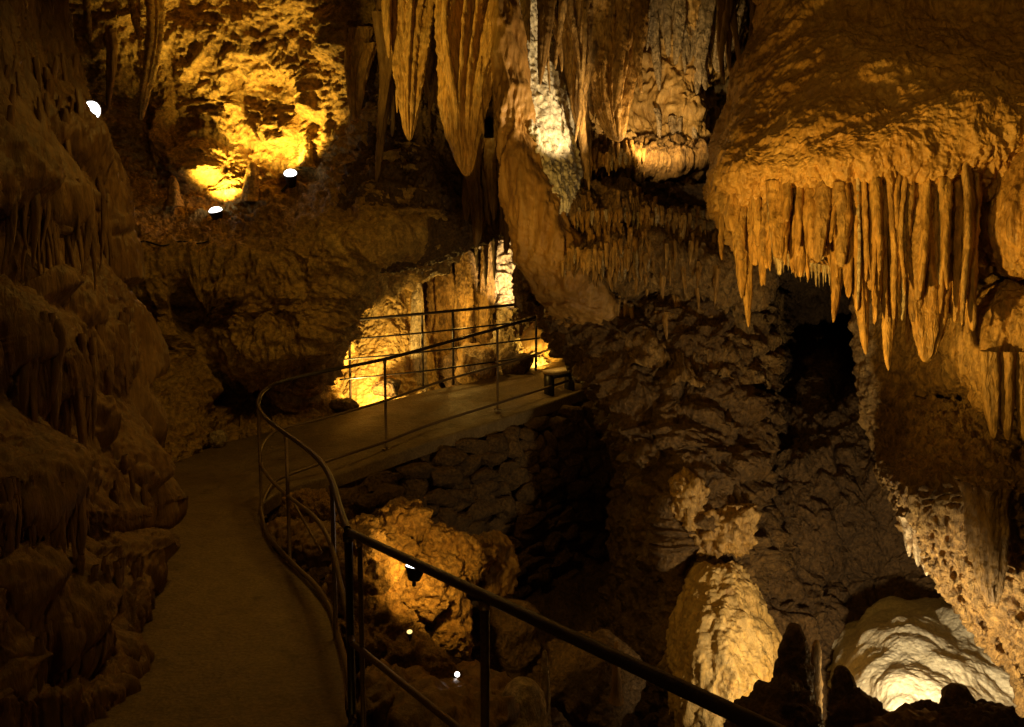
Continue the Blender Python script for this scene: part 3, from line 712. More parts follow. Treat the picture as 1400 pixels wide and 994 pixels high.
CS = [
    (565, -60, 570, 194, 62, 11.0, M_ORANGE, .58, 'ribbed golden stalactite with a sharp tip, leftmost of the big central ones'),
    (648, -60, 647, 242, 90, 10.4, M_ORANGE, .55, 'massive golden stalactite with a knobbly lit left rim, left of the leaning column'),
    (590, -60, 596, 150, 36, 11.3, M_LEFT, .5, 'dark slim stalactite tucked behind the leftmost golden one'),
    (676, 90, 674, 202, 16, 10.9, M_FLOW, .6, 'small stalactite hanging between the massive golden one and the column'),
    (742, -40, 743, 118, 26, 9.5, M_LEFT, .6, 'dark pointed stalactite in front of the bright white streak'),
    (722, -40, 725, 60, 18, 9.6, M_FLOW, .6, 'short brown stalactite at the top beside the bright streak'),
    (788, -60, 795, 262, 34, 10.2, M_FLOW, .45, 'long narrow brown stalactite just right of the bright streak'),
    (843, -60, 846, 194, 78, 10.2, M_FLOW, .38, 'broad brown stalactite with a dark pointed tip right of centre'),
    (808, 40, 811, 160, 24, 10.3, M_FLOW, .5, 'short brown stalactite between the long narrow one and the broad one'),
    (826, -40, 826, 130, 40, 10.5, M_FLOW, .5, 'blunt brown stalactite fused behind the broad one'),
    (496, 40, 484, 165, 34, 12.2, M_ORANGE, .5, 'yellow twin drapery tip on the lit wall left of the big stalactites'),
    (508, 60, 487, 158, 20, 12.0, M_ORANGE, .5, 'thin yellow drapery edge beside the twin tip on the lit wall'),
    (185, -60, 187, 52, 22, 12.7, M_YELLOW, .5, 'yellow stalactite at the top left with a thick stem beside a longer one'),
    (206, -60, 201, 166, 26, 12.7, M_YELLOW, .4, 'long slender yellow stalactite at the top left'),
    (120, -60, 119, 57, 13, 12.4, M_YELLOW, .3, 'short rod-like brown stalactite with a pale tip at the top left'),
    (90, 20, 87, 113, 16, 9.6, M_PALE, .4, 'pale pointed stalactite above the left wall beside the lamp'),
    (150, 40, 149, 150, 16, 12.9, M_LEFT, .4, 'dim brown stalactite right of the leftmost lamp'),
    (967, -30, 948, 215, 40, 11.2, M_PALE, .5, 'pale ragged stalactite left of the dark canopy gap'),
    (990, -60, 989, 98, 54, 10.8, M_PALE, .45, 'pale pink flowstone tip at the top, left of the dark canopy'),
    (938, -60, 934, 90, 50, 11.0, M_PALE, .5, 'pale fluted tip beside the pink one at the top'),
    (975, 360, 983, 530, 24, 10.2, M_LEFT, .4, 'dim long stalactite hanging below the tiers left of the black recess'),
    (966, 360, 970, 502, 26, 10.25, M_LEFT, .4, 'dim thick stalactite hanging below the tiers, left of the longer dim one'),
]
for i, (x0, y0, x1, y1, w, d, m, pw, lab) in enumerate(CS):
    r = px(w, d) / 2
    tag(stal(at(x0, y0, d + .15), at(x1, y1, d), r, r * .8, 800 + i, power=pw, mat=m, flutes=.5 if w > 60 else .3, bumpy=.4, flare=.1, bend=.7, seg=140 if w > 60 else (48 if w > 30 else None), rings=160 if w > 60 else None, ridges=9 if w > 60 else (6 if w > 24 else 0), rdepth=.3),
        lab, 'stalactite', 'stalactites of the ceiling')

# denser cluster of thin draperies and ribs round the big ones
rs = np.random.RandomState(71)
CL = [  # x range, tip y range, width range, depth range, number, material, label, group
    (532, 560, 60, 165, 9, 16, 10.85, 11.1, 5, M_ORANGE, 'thin golden rib on the left side of the leftmost big golden stalactite', 'ribs of the leftmost golden stalactite'),
    (578, 604, 60, 210, 8, 16, 11.0, 11.4, 5, M_LEFT, 'dark thin rib between the two big golden stalactites', 'dark ribs between the golden stalactites'),
    (604, 632, 90, 225, 8, 15, 10.1, 10.35, 5, M_ORANGE, 'thin golden rib along the left rim of the massive golden stalactite', 'ribs of the massive golden stalactite'),
    (655, 690, 70, 215, 8, 18, 10.1, 10.5, 6, M_ORANGE, 'golden drip on the right side of the massive golden stalactite', 'drips of the massive golden stalactite'),
    (640, 705, 300, 350, 12, 26, 11.5, 11.9, 8, M_LEFT, 'long dark stalactite in the shaded cluster behind the golden ones', 'dark cluster behind the golden stalactites'),
    (512, 536, 130, 250, 9, 18, 11.8, 12.2, 4, M_LEFT, 'brown stalactite on the dark slope left of the golden ones', 'brown stalactites left of the golden ones'),
    (780, 806, 120, 285, 7, 14, 9.8, 10.0, 5, M_FLOW, 'thin tan drip along the right edge of the white streak', 'drips right of the white streak'),
    (738, 772, 60, 130, 8, 16, 9.7, 9.9, 3, M_FLOW, 'thin brown drip across the top of the white streak', 'drips over the white streak'),
    (806, 880, 90, 175, 9, 20, 10.0, 10.4, 7, M_FLOW, 'brown drip fringing the broad stalactite right of centre', 'drips of the broad brown stalactite'),
    (885, 985, 60, 150, 10, 24, 10.7, 11.0, 9, M_PALE, 'pale drip on the shaggy wall left of the dark canopy', 'drips of the shaggy pale wall'),
    (896, 960, 205, 258, 7, 14, 10.8, 11.0, 9, M_PALE, 'pale hanging tip along the lower edge of the shaggy wall', 'lower tips of the shaggy pale wall'),
    (985, 1024, 90, 150, 7, 14, 9.3, 9.8, 5, M_LEFT, 'small brown stalactite in the gap beside the dome', 'stalactites in the gap beside the dome'),
]
for (xa, xb, ya, yb, wa_, wb_, da, db, n, m, lab, grp) in CL:
    for i in range(n):
        x = xa + (xb - xa) * (i + rs.uniform(.1, .9)) / n; d = rs.uniform(da, db); w = rs.uniform(wa_, wb_); y1 = rs.uniform(ya, yb); r = px(w, d) / 2
        y0 = max(-60, y1 - rs.uniform(160, 260)) if ya < 280 else 190
        if grp.startswith('lower'): y0 = y1 - 60
        tag(stal(at(x, y0, d + .12), at(x + rs.uniform(-6, 6), y1, d), r * 1.1, r, 2000 + len(bpy.data.objects), power=.45, flare=.0, flutes=.3, bumpy=.45, bend=.8, ridges=4 if w > 13 else 0, rings=70, mat=m), lab, 'stalactite', grp)

# bright streaked drapery behind the column
BS = [
    [(690, -120, 10.3), (700, -120, 10.0), (722, -120, 10.3), (750, -120, 11.0)],
    [(692, 0, 10.3), (702, 0, 9.98), (726, 0, 10.3), (752, 0, 11.0)],
    [(697, 70, 10.3), (707, 70, 9.92), (740, 70, 10.25), (766, 70, 10.9)],
    [(705, 137, 10.2), (716, 137, 9.85), (762, 137, 10.2), (784, 137, 10.8)],
    [(726, 206, 10.1), (737, 206, 9.75), (774, 206, 10.05), (796, 206, 10.6)],
    [(746, 255, 10.1), (754, 255, 9.72), (783, 250, 9.95), (800, 250, 10.4)],
    [(756, 285, 10.2), (763, 292, 9.8), (784, 285, 9.95), (798, 280, 10.4)],
    [(758, 288, 10.8), (765, 297, 10.3), (784, 290, 10.4), (798, 284, 10.8)]]
tag(patch(BS, 260, 140, lambda P: dis_flow(P, .7, 81, 10) + .02 * fbm(P, 12, 3, .6, 'billow', 3), M_WHITE, 'drapery', [1, 1, 1, 1, .8, .6, .3], origin=at(765, 290, 11.2)), 'brilliantly lit white slanting drapery fused to the leaning column', 'drapery')

# tier fringes on the wall right of the column
rs = np.random.RandomState(17)
T_TREE = bvh(T_OBJ)
FR = [(800, 884, 214, 10.5, 14, 15, 'upper'), (784, 972, 294, 9.98, 30, 17, 'middle'), (756, 890, 348, 9.78, 28, 28, 'lower')]
words = {'upper': ('short tan stalactite in the uppermost fringe of the tiered wall', 'uppermost fringe of the tiered wall'),
         'middle': ('short orange stalactite in the middle fringe of the tiered wall', 'middle fringe of the tiered wall'),
         'lower': ('orange stalactite in the lowest and longest fringe of the tiered wall', 'lowest fringe of the tiered wall')}
def merge(objs, name):
    Vs, Fs, k = [], [], 0
    for o in objs:
        me = o.data; c = np.empty(len(me.vertices) * 3, dtype=np.float32); me.vertices.foreach_get('co', c)
        Vs.append(c.reshape(-1, 3) + np.array(o.location)); Fs += [[v + k for v in p.vertices] for p in me.polygons]; k += len(me.vertices)
        m = me.materials[0]; bpy.data.objects.remove(o)
    return new_obj(name, np.concatenate(Vs), Fs, m)
tiny = []
for (xa, xb, y, d, n, L, k) in FR:
    for q in range(n * 3):
        own = q % 3 == 0
        x = xa + (xb - xa) * (q + rs.uniform(.1, .9)) / (n * 3)
        y0 = y + rs.uniform(-6, 8) + (0 if own else rs.uniform(-26, 26)); l = L * rs.uniform(.5, 1.35) * (1 if own else .6); w = rs.uniform(4, 9) * (1.2 if k == 'lower' else 1) * (1 if own else .7)
        dd = depth_on(T_TREE, x, y0, d) - .06
        r = px(w, dd) / 2
        o = stal(at(x, y0 - 8, dd + .07), at(x + rs.uniform(-1.5, 1.5), y0 + l, dd), r * 1.2, r * 1.2, 1000 + int(y) + q, 10, 18, power=.6, flare=-.35, bend=.6, mat=(M_ORANGE if rs.rand() < .7 else M_PALE) if own else M_ORANGE, bumpy=.5)
        if own: tag(o, words[k][0], 'stalactite', words[k][1])
        else: tiny.append(o)
for q in range(60):
    x = 780 + rs.uniform(0, 200); y0 = rs.uniform(300, 440); dd = depth_on(T_TREE, x, y0, 10.2) - .05; w = rs.uniform(4, 10); r = px(w, dd) / 2
    tiny.append(stal(at(x, y0 - 12, dd + .05), at(x, y0 + rs.uniform(10, 34), dd), r * 1.2, r * 1.2, 1900 + q, 10, 18, power=.6, flare=-.35, bend=.6, mat=M_ORANGE, bumpy=.5))
tag(merge(tiny, 'stalactite_fringe'), 'dense growth of tiny stalactites over the tiered wall right of the column', 'stalactites', None, 'stuff')

L_TREE = bvh(L_OBJ)
drips = []
for (xa, xb, ya, yb, n, la, lb_, wa_, wb_) in ((0, 130, 672, 705, 40, 40, 95, 6, 15), (5, 150, 262, 300, 34, 50, 120, 6, 16), (110, 200, 640, 720, 12, 25, 60, 6, 12), (40, 180, 440, 520, 26, 60, 140, 8, 20), (100, 210, 780, 800, 12, 30, 70, 7, 14), (0, 110, 850, 900, 16, 30, 70, 7, 16), (0, 110, 90, 180, 20, 60, 130, 6, 14)):
    for q in range(n):
        x = rs.uniform(xa, xb); y0 = rs.uniform(ya, yb); w = rs.uniform(wa_, wb_); dd = depth_on(L_TREE, x, y0, 6.0)
        d2 = min(dd, depth_on(L_TREE, x, y0 + 12, 6.0)) + .01; r = px(w, d2) / 2
        drips.append(stal(at(x, y0 - 22, d2 + .03), at(x + rs.uniform(-4, 4), y0 + rs.uniform(la, lb_), d2 + .05), r, r, 5000 + len(drips), 12, 30, power=.5, flare=-.3, bend=.8, bumpy=.4, mat=M_LEFT))
tag(merge(drips, 'flowstone_drips'), 'thin brown drips hanging under the swells of the left wall', 'drips', None, 'stuff')

# small lit tips under the dark ceiling mass
for i, (x, y0, y1, w, d) in enumerate([(565, 340, 362, 9, 12.9), (577, 345, 376, 10, 12.9), (598, 310, 340, 6, 13.2), (623, 308, 356, 12, 13.4), (632, 318, 350, 9, 13.4), (652, 308, 372, 10, 13.6), (664, 310, 392, 12, 13.7), (676, 318, 384, 10, 13.7), (700, 300, 326, 7, 13.6)]):
    r = px(w, d) / 2
    tag(stal(at(x, y0 - 25, d), at(x, y1, d), r, r, 1200 + i, power=.5, mat=M_PALE, bumpy=.6), 'small brightly lit stalactite at the mouth of the far chamber', 'stalactite', 'lit stalactites at the mouth of the far chamber')

# ---------------------------------------------------------------- far chamber formations
FM = [[(500 - 8, 352, 15.6), (520, 350, 15.2), (552, 352, 15.3), (585, 372, 15.8)],
      [(476, 400, 15.6), (510, 395, 14.9), (555, 395, 14.9), (595, 405, 15.9)],
      [(455, 450, 15.5), (500, 450, 14.6), (560, 450, 14.6), (602, 450, 15.9)],
      [(438, 500, 15.2), (495, 500, 14.3), (565, 500, 14.4), (606, 500, 15.6)],
      [(425, 540, 15.0), (490, 545, 14.0), (570, 540, 14.1), (612, 535, 15.3)],
      [(420, 570, 14.6), (490, 580, 13.6), (575, 570, 13.8), (620, 560, 15.0)]]
tag(patch(FM, 260, 240, lambda P: dis_flow(P, .55, 90, 5) + .02 * fbm(P, 7, 3, .6, 'billow', 2), M_CREAM, 'flowstone_mound', origin=at(520, 560, 14.5)), 'tall golden flowstone mound in the far chamber behind the railing', 'flowstone')
tag(stal(at(571, 545, 14.2), at(570, 380, 14.6), .13, .12, 1301, up=True, power=.25, blunt=.3, mat=M_PALE, flutes=.35), 'slim pale column standing on the right flank of the far golden mound', 'rock column')
WS = [[(676, 290, 15.8), (690, 290, 15.5), (706, 300, 15.6)], [(664, 340, 15.8), (688, 340, 15.3), (712, 340, 15.7)], [(660, 390, 15.9), (688, 390, 15.2), (722, 390, 15.7)],
      [(672, 420, 15.8), (690, 425, 15.1), (730, 420, 15.6)], [(640, 460, 15.6), (690, 460, 14.9), (740, 450, 15.4)], [(630, 500, 15.4), (690, 505, 14.6), (750, 480, 15.2)], [(630, 540, 15.2), (690, 550, 14.4), (770, 520, 15.0)]]
tag(patch(WS, 200, 140, lambda P: dis_flow(P, 1.1, 95, 7) + .05 * fbm(P, 6, 3, .6, 'ridge', 2), M_PALE, 'flowstone_cascade', origin=at(690, 540, 14.6)), 'blazing pale cascade of flowstone at the back of the far chamber', 'flowstone')
for i, (x, y, w, h, d, sty, mat, lab) in enumerate([
        (650, 500, 26, 36, 14.2, 'flow', M_FLOW, 'bright stump of flowstone just behind the far railing'),
        (705, 505, 22, 26, 14.4, 'rock', M_DARK, 'dark rounded boulder right of the bright stump behind the railing'),
        (760, 470, 24, 20, 14.9, 'popcorn', M_FLOW, 'small knobbly golden boulder at the right end of the far railing'),
        (728, 470, 26, 34, 15.0, 'rock', M_LEFT, 'brown boulder leaning behind the right end of the far railing'),
        (795, 478, 30, 16, 15.3, 'rock', M_LEFT, 'low brown boulder beyond the end of the walkway'),
        (620, 515, 20, 30, 14.4, 'rock', M_DARK, 'narrow dark boulder between the golden mound and the bright stump'),
        (470, 556, 18, 9, 13.0, 'rock', M_DARK, 'flat dark boulder at the foot of the golden mound'),
        (412, 558, 30, 14, 13.0, 'rock', M_DARK, 'low dark boulder behind the bend of the railing'),
        (405, 540, 26, 14, 13.5, 'popcorn', M_PALE, 'pale knobbly stone lying on the low dark boulder'),
        (530, 532, 20, 12, 13.6, 'rock', M_DARK, 'small dark boulder under the slim pale column'),
        (297, 600, 11, 12, 11.9, 'rock', M_PALE, 'small pale stone at the edge of the walkway before the black hollow')]):
    tag(lump(at(x, y, d), (px(w, d), px(w, d) * .8, px(h, d)), mat, 'boulder', 30 + i, 4, 1.0, sty, 3), lab, 'boulder', 'boulders around the far walkway')

# ================================================================== RAILINGS
rail = thing('railing', on_z(478, 935, 0), 'curving dark tubular handrail winding along the near side of the walkway', 'railing')
RO = np.asarray(rail.location)
def pipe(name, pts, r, mat, parent, n=None, seg=12):
    V, Fc = tube_v(pts, r, seg, n)
    return new_obj(name, V, Fc, mat, parent, np.asarray(parent.location))
corner = at(476, 727, 4.8); nearp = at(1066, 1004, 2.05)
dirv = (nearp - corner)
far_pts = [at(*p) for p in [(475, 724, 4.82), (464, 692, 5.3), (454, 658, 5.9), (439, 632, 6.4), (415, 610, 6.95), (388, 591, 7.5), (366, 574, 8.2), (355, 560, 8.8), (353, 550, 9.3), (358, 538, 9.7), (372, 527, 10.0), (395, 519, 10.15), (442, 508, 10.4), (526, 491, 10.9), (600, 471, 11.5), (680, 449, 12.2), (745, 430, 12.9), (800, 412, 13.6)]]
pipe('top_rail', [corner - dirv * .0, corner + dirv * .5, corner + dirv * 1.0, corner + dirv * 1.5], .022, M_RAIL, rail, 40)
pipe('top_rail', far_pts, .021, M_RAIL, rail, 200)
midc = at(484, 881, 4.8)
pipe('middle_rail', [midc, midc + dirv * .5, midc + dirv, midc + dirv * 1.5], .017, M_POST, rail, 30)
pipe('middle_rail', [at(*p) for p in [(482, 880, 4.8), (466, 800, 5.35), (452, 744, 5.95), (430, 707, 6.7), (396, 680, 7.5), (374, 660, 8.2), (359, 640, 8.8), (355, 622, 9.25), (361, 604, 9.7), (376, 590, 10.0), (396, 583, 10.15), (442, 572, 10.4), (526, 548, 10.9), (601, 522, 11.5), (679, 500, 12.2), (728, 486, 12.8), (785, 465, 13.5)]], .016, M_POST, rail, 200)
pipe('bottom_rail', [on_z(*p) for p in [(483, 985, .05), (478, 935, .05), (470, 897, .05), (462, 868, .05), (452, 832, .05), (432, 801, .05), (408, 778, .05), (393, 763, .05), (367, 733, .05), (357, 702, .05), (358, 688, .05)]] + [at(*p) for p in [(376, 658, 9.95), (420, 640, 10.2), (474, 621, 10.45), (526, 604, 10.9), (589, 580, 11.5), (681, 551, 12.2), (801, 513, 13.5), (850, 497, 14)]], .02, M_POST, rail, 200)
def post(top, foot, r=.017, mat=M_POST):
    pipe('post', [top, (np.asarray(top) + foot) / 2, foot], r, mat, rail)
    foot = np.asarray(foot)
    pipe('base_plate', [foot + [0, 0, .0], foot + [0, 0, .006], foot + [0, 0, .012]], r * 3.2, mat, rail, seg=16)
    pipe('collar', [np.asarray(top) - [0, 0, .05], np.asarray(top) - [0, 0, .03], np.asarray(top) - [0, 0, .012]], r * 1.35, mat, rail)
post(corner, np.array([corner[0], corner[1], -.05]), .023, M_RAIL)
for p, r in (((454, 660, 5.9), .016), ((391, 592, 7.5), .016), ((353, 558, 8.9), .017), ((526, 491, 10.9), .017), ((680, 449, 12.2), .016), ((801, 428, 13.5), .016)):
    t = at(*p); post(t, np.array([t[0], t[1], t[2] - 1.13]), r)
t = corner + dirv * .52; post(t, np.array([t[0], t[1], t[2] - 1.2]), .018)
t = corner + dirv * .06; post(t, np.array([t[0], t[1], t[2] - 1.2]), .014)
pipe('brace', [at(403, 690, 7.2), at(440, 756, 6.3)], .010, M_POST, rail)

fr = thing('railing', at(577, 540, 13.2), 'straight thin railing with four bars on the far side of the walkway', 'railing')
RO2 = [(476, 438, 13.0), (577, 429, 13.4), (660, 421, 13.9), (738, 413, 14.3)]
pipe('top_rail', [at(*p) for p in RO2], .022, M_RAIL, fr, 30)
for k in (1, 2, 3):
    pipe('middle_rail', [at(p[0] if i else p[0] - 12, p[1] + 27 * k * 13.0 / p[2], p[2]) for i, p in enumerate(RO2)], .014, M_RAIL, fr, 30)
for x, y, d, h in ((477, 438, 13.0, 1.15), (577, 429, 13.4, 1.15), (619, 425, 13.65, 1.15), (733, 413, 14.27, 1.12)):
    t = at(x, y, d); pipe('post', [t, t - [0, 0, h / 2], t - [0, 0, h]], .02, M_RAIL, fr)

# small stand with a pale top at the walkway's edge
tb = at(766, 532, 13.1)
bench = thing('bench', tb, 'small bench with a pale slab top by the far end of the walkway', 'bench')
ex = np.array([.80, .55, .06]); ex /= np.linalg.norm(ex); ey = np.array([-.55, .80, 0]); ez = np.array([0, 0, 1.0])
def box(c, hx, hy, hz):
    V = np.array([c + ex * sx * hx + ey * sy * hy + ez * sz * hz for sx in (-1, 1) for sy in (-1, 1) for sz in (-1, 1)])
    return V, [[0, 1, 3, 2], [4, 6, 7, 5], [0, 4, 5, 1], [2, 3, 7, 6], [0, 2, 6, 4], [1, 5, 7, 3]]
topc = at(765, 507, 13.1)
V, Fc = box(topc, .22, .13, .025); new_obj('seat', V, Fc, M_TOP, bench, tb, False)
V, Fc = box(topc - ez * .053, .20, .11, .026); new_obj('frame', V, Fc, M_BLACK, bench, tb, False)
for s in (-1, 1):
    c = topc + ex * s * .19 - ez * .20
    V, Fc = box(c, .02, .10, .15); new_obj('leg', V, Fc, M_BLACK, bench, tb, False)

# ================================================================== DRY STONE RETAINING WALL
rs = np.random.RandomState(23)
wa = [on_z(366, 684, -.02), on_z(401, 666, 0), at(460, 651, 10.3), at(588, 606, 11.25), at(717, 566, 12.35), at(850, 515, 13.9)]
Wl = cr_matrix(len(wa), 100) @ np.array(wa)
seglen = np.concatenate([[0], np.cumsum(np.linalg.norm(np.diff(Wl[:, :2], axis=0), axis=1))])
def wall_pt(s, h):
    p = np.array([np.interp(s, seglen, Wl[:, k]) for k in range(3)]); e = np.array([np.interp(min(s + .05, seglen[-1]), seglen, Wl[:, k]) for k in range(3)])
    q = np.array([np.interp(min(s + .05, seglen[-1]) - .1, seglen, Wl[:, k]) for k in range(3)])
    t = e - q; t[2] = 0; t /= max(np.linalg.norm(t), 1e-6); n = np.array([t[1], -t[0], 0])
    return p + n * (.06 + .10 * h) + np.array([0, 0, -.16 - h]), t, n
parts = []
Vi, Fi = ico(3)
h = 0.0; row = 0
while h < 2.5:
    hh = rs.uniform(.10, .22); s = rs.uniform(-.2, 0)
    while s < seglen[-1]:
        ww = rs.uniform(.18, .52)
        c, t, n = wall_pt(np.clip(s + ww / 2, .05, seglen[-1] - .05), h + hh / 2 + rs.uniform(-.04, .04))
        D = Vi.copy()
        D = np.sign(D) * np.abs(D) ** .62
        for _ in range(9):
            nn = rs.normal(size=3); nn /= np.linalg.norm(nn); lim = rs.uniform(.5, .85)
            dd = D @ nn; D = D - np.outer(np.maximum(dd - lim, 0), nn)
        ro = rs.uniform(-.16, .16)
        X = D[:, 0] * ww * .62; Z = D[:, 2] * hh * .66
        X, Z = X * math.cos(ro) - Z * math.sin(ro), X * math.sin(ro) + Z * math.cos(ro)
        V = c + X[:, None] * t + (D[:, 1] * .16 + rs.uniform(-.05, .07))[:, None] * n + Z[:, None] * np.array([0, 0, 1.0])
        V = V + Vi * (.025 * fbm(V, 6, 3, .6, 'ridge'))[:, None]
        parts.append((V, Fi)); s += ww * 1.02
    h += hh
# rubble backing so no gap shows through
bk = np.array([[wall_pt(s, hb)[0] - wall_pt(s, hb)[2] * .10 for s in np.linspace(.05, seglen[-1] - .05, 80)] for hb in np.linspace(-.12, 2.7, 20)])
parts.append((bk.reshape(-1, 3), grid_faces(20, 80)))
Vs, Fs, k = [], [], 0
for V, Fc in parts[:-1]:
    Vs.append(V); Fs.append(np.asarray(Fc) + k); k += len(V)
q = parts[-1][1] + k; Vs.append(parts[-1][0])
Fs.append(np.concatenate([q[:, [0, 1, 2]], q[:, [0, 2, 3]]]))
wb = wall_pt(seglen[-1] * .5, 2.5)[0]
tag(new_obj('retaining_wall', np.concatenate(Vs), np.concatenate(Fs), M_STONE, None, wb), 'dark dry stone retaining wall holding up the far walkway', 'wall')

# ================================================================== GULLY ROCKS
GR = [
    (548, 718, 28, 27, 7.7, 'crag', M_GULLY, 'jagged orange boulder with the highest top, beyond the rail corner'),
    (503, 730, 24, 17, 7.6, 'crag', M_GULLY, 'low orange boulder nearest to the rail corner'),
    (545, 764, 30, 26, 7.5, 'crag', M_GULLY, 'orange boulder right over the big gully lamp'),
    (600, 750, 22, 22, 7.8, 'crag', M_GULLY, 'knobbly orange boulder in the middle of the lit pile'),
    (636, 768, 19, 28, 7.8, 'crag', M_GULLY, 'spiky orange boulder at the right end of the lit pile'),
    (600, 792, 26, 22, 7.6, 'crag', M_GULLY, 'orange boulder under the knobbly one, cut by the handrail'),
    (572, 806, 30, 26, 7.25, 'crag', M_GULLY, 'shadowed orange boulder directly below the big gully lamp'),
    (655, 758, 20, 18, 8.1, 'crag', M_GULLY, 'small dim orange boulder behind the spiky one'),
    (668, 780, 34, 46, 8.4, 'rock', M_LEFT, 'dim brown boulder behind the spiky orange one'),
    (495, 800, 40, 62, 7.0, 'crag', M_GULLY, 'brown lumpy boulder close behind the dark corner post'),
    (622, 850, 26, 44, 7.4, 'rock', M_GULLY, 'thin upright slab with a lit edge below the spiky boulder'),
    (570, 912, 46, 46, 6.8, 'crag', M_GULLY, 'orange mound under the flood lamps in the gully'),
    (520, 870, 50, 48, 6.9, 'crag', M_GULLY, 'brown mound between the corner post and the orange mound'),
    (650, 955, 60, 36, 6.6, 'rock', M_LEFT, 'flat dim boulder right of the small bright lamp'),
    (520, 975, 60, 44, 6.0, 'crag', M_LEFT, 'dark lumpy mound at the bottom under the middle rail'),
    (422, 690, 26, 20, 9.0, 'crag', M_GULLY, 'small orange stone in the bend of the railing'),
    (446, 705, 22, 24, 8.8, 'rock', M_GULLY, 'small brown stone beside the orange one in the bend'),
    (400, 735, 36, 30, 8.6, 'rock', M_LEFT, 'dim stone at the bottom of the railing bend'),
    (440, 745, 40, 24, 8.0, 'rock', M_LEFT, 'flat brown stone below the railing bend'),
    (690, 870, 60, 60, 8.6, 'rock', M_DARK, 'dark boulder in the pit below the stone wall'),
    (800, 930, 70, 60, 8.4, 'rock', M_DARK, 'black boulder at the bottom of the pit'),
    (600, 1000, 90, 50, 5.9, 'rock', M_LEFT, 'brown boulder at the very bottom below the orange mound'),
]
for i, (x, y, w, hh, d, sty, mat, lab) in enumerate(GR):
    tag(lump(at(x, y, d), (px(w, d), px(w, d) * .9, px(hh, d)), mat, 'boulder', 60 + i, 5, 1.3, sty, 5), lab, 'boulder', 'boulders in the gully')
tag(stal(at(716, 1060, 6.3), at(714, 928, 6.3), px(80, 6.3) / 2, None, 1401, up=True, power=.28, blunt=.3, flare=.0, mat=M_PALE, flutes=.25, name='stalagmite'), 'blunt pale stalagmite at the bottom between the rail posts', 'stalagmite')
tag(stal(at(746, 1000, 6.6), at(745, 888, 6.6), px(16, 6.6) / 2, None, 1402, up=True, power=.3, blunt=.3, flare=.3, mat=M_PALE, name='stalagmite'), 'thin pale stalagmite behind the rail post', 'stalagmite')
tag(stal(at(843, 960, 7.4), at(843, 876, 7.4), px(14, 7.4) / 2, None, 1403, up=True, power=.3, blunt=.3, flare=.6, mat=M_LEFT, name='stalagmite'), 'thin dim stalagmite in the pit, seen over the handrail', 'stalagmite')

# ================================================================== LOWER RIGHT
LC = [[(945, 770, 9.4), (965, 770, 8.9), (990, 770, 8.9), (1015, 775, 9.4)],
      [(935, 800, 9.4), (962, 795, 8.7), (1000, 795, 8.6), (1030, 800, 9.3)],
      [(925, 840, 9.3), (955, 840, 8.4), (1010, 840, 8.3), (1050, 840, 9.2)],
      [(915, 890, 9.3), (950, 890, 8.2), (1015, 890, 8.1), (1065, 890, 9.0)],
      [(912, 940, 9.2), (945, 940, 8.1), (1020, 940, 8.0), (1075, 940, 8.8)],
      [(918, 1000, 9.0), (948, 1000, 8.0), (1020, 1000, 7.9), (1080, 1000, 8.6)],
      [(910, 1120, 9.0), (948, 1120, 7.9), (1020, 1120, 7.8), (1090, 1120, 8.6)]]
tag(patch(LC, 240, 160, lambda P: dis_flow(P, .75, 120, 6) + .02 * fbm(P * np.array([1, 1, .4]), 7, 4, .6, 'ridge', 2), M_CREAM, 'flowstone_column', origin=at(985, 1000, 8.2)), 'stocky pale yellow flowstone column rising from the pit under the rubble wall', 'rock column')
for i, (x, y, w, hh, d, lab) in enumerate([(985, 725, 40, 36, 9.1, 'knobbly tan lump on the rubble wall above the pale column'), (945, 690, 24, 46, 9.2, 'drooping tan lump on the left edge of the rubble wall')]):
    tag(lump(at(x, y, d), (px(w, d), .3, px(hh, d)), M_FLOW, 'flowstone_lobe', 200 + i, 5, 1.3, 'popcorn'), lab, 'flowstone')
for i, x in enumerate((1000, 1008, 1016, 1024, 1030)):
    tag(stal(at(x, 690, 9.0), at(x, 722 + 8 * (i % 3), 9.0), .03, None, 1500 + i, power=.5, mat=M_FLOW), 'small yellow stalactite on the knobbly lump above the pale column', 'stalactite', 'stalactites of the knobbly lump')

# white mound
WM = [[(1235, 806, 10.6), (1275, 804, 9.8), (1318, 804, 9.6), (1370, 815, 9.6), (1440, 830, 9.6)],
      [(1160, 850, 10.0), (1228, 836, 8.7), (1300, 830, 8.5), (1370, 845, 8.4), (1450, 860, 8.4)],
      [(1125, 885, 9.8), (1195, 878, 8.2), (1290, 876, 7.9), (1370, 885, 7.8), (1460, 890, 7.8)],
      [(1105, 930, 9.6), (1185, 930, 7.8), (1290, 930, 7.4), (1370, 930, 7.4), (1460, 930, 7.4)],
      [(1105, 980, 9.6), (1195, 980, 7.5), (1290, 985, 7.0), (1380, 985, 7.0), (1470, 985, 7.0)],
      [(1095, 1060, 9.2), (1195, 1060, 7.2), (1290, 1060, 6.8), (1380, 1060, 6.8), (1470, 1060, 6.8)]]
def dis_mound(P):
    Q = np.stack([(P[:, 0] * .8 - P[:, 2] * .6) * 1.0, P[:, 1] * .5, (P[:, 0] * .6 + P[:, 2] * .8) * .35], 1)
    return .18 * fbm(Q * np.array([1, 1, 1.6]), 1.2, 2, .4, seed=3) + .07 * fbm(P, 1.7, 2, .5, 'billow', 5) + .010 * fbm(P, 7, 3, .6, 'billow', 2)
tag(patch(WM, 240, 260, dis_mound, M_WHITE, 'flowstone_mound', origin=at(1260, 980, 7.6)), 'gleaming white flowstone mound at the lower right', 'flowstone')

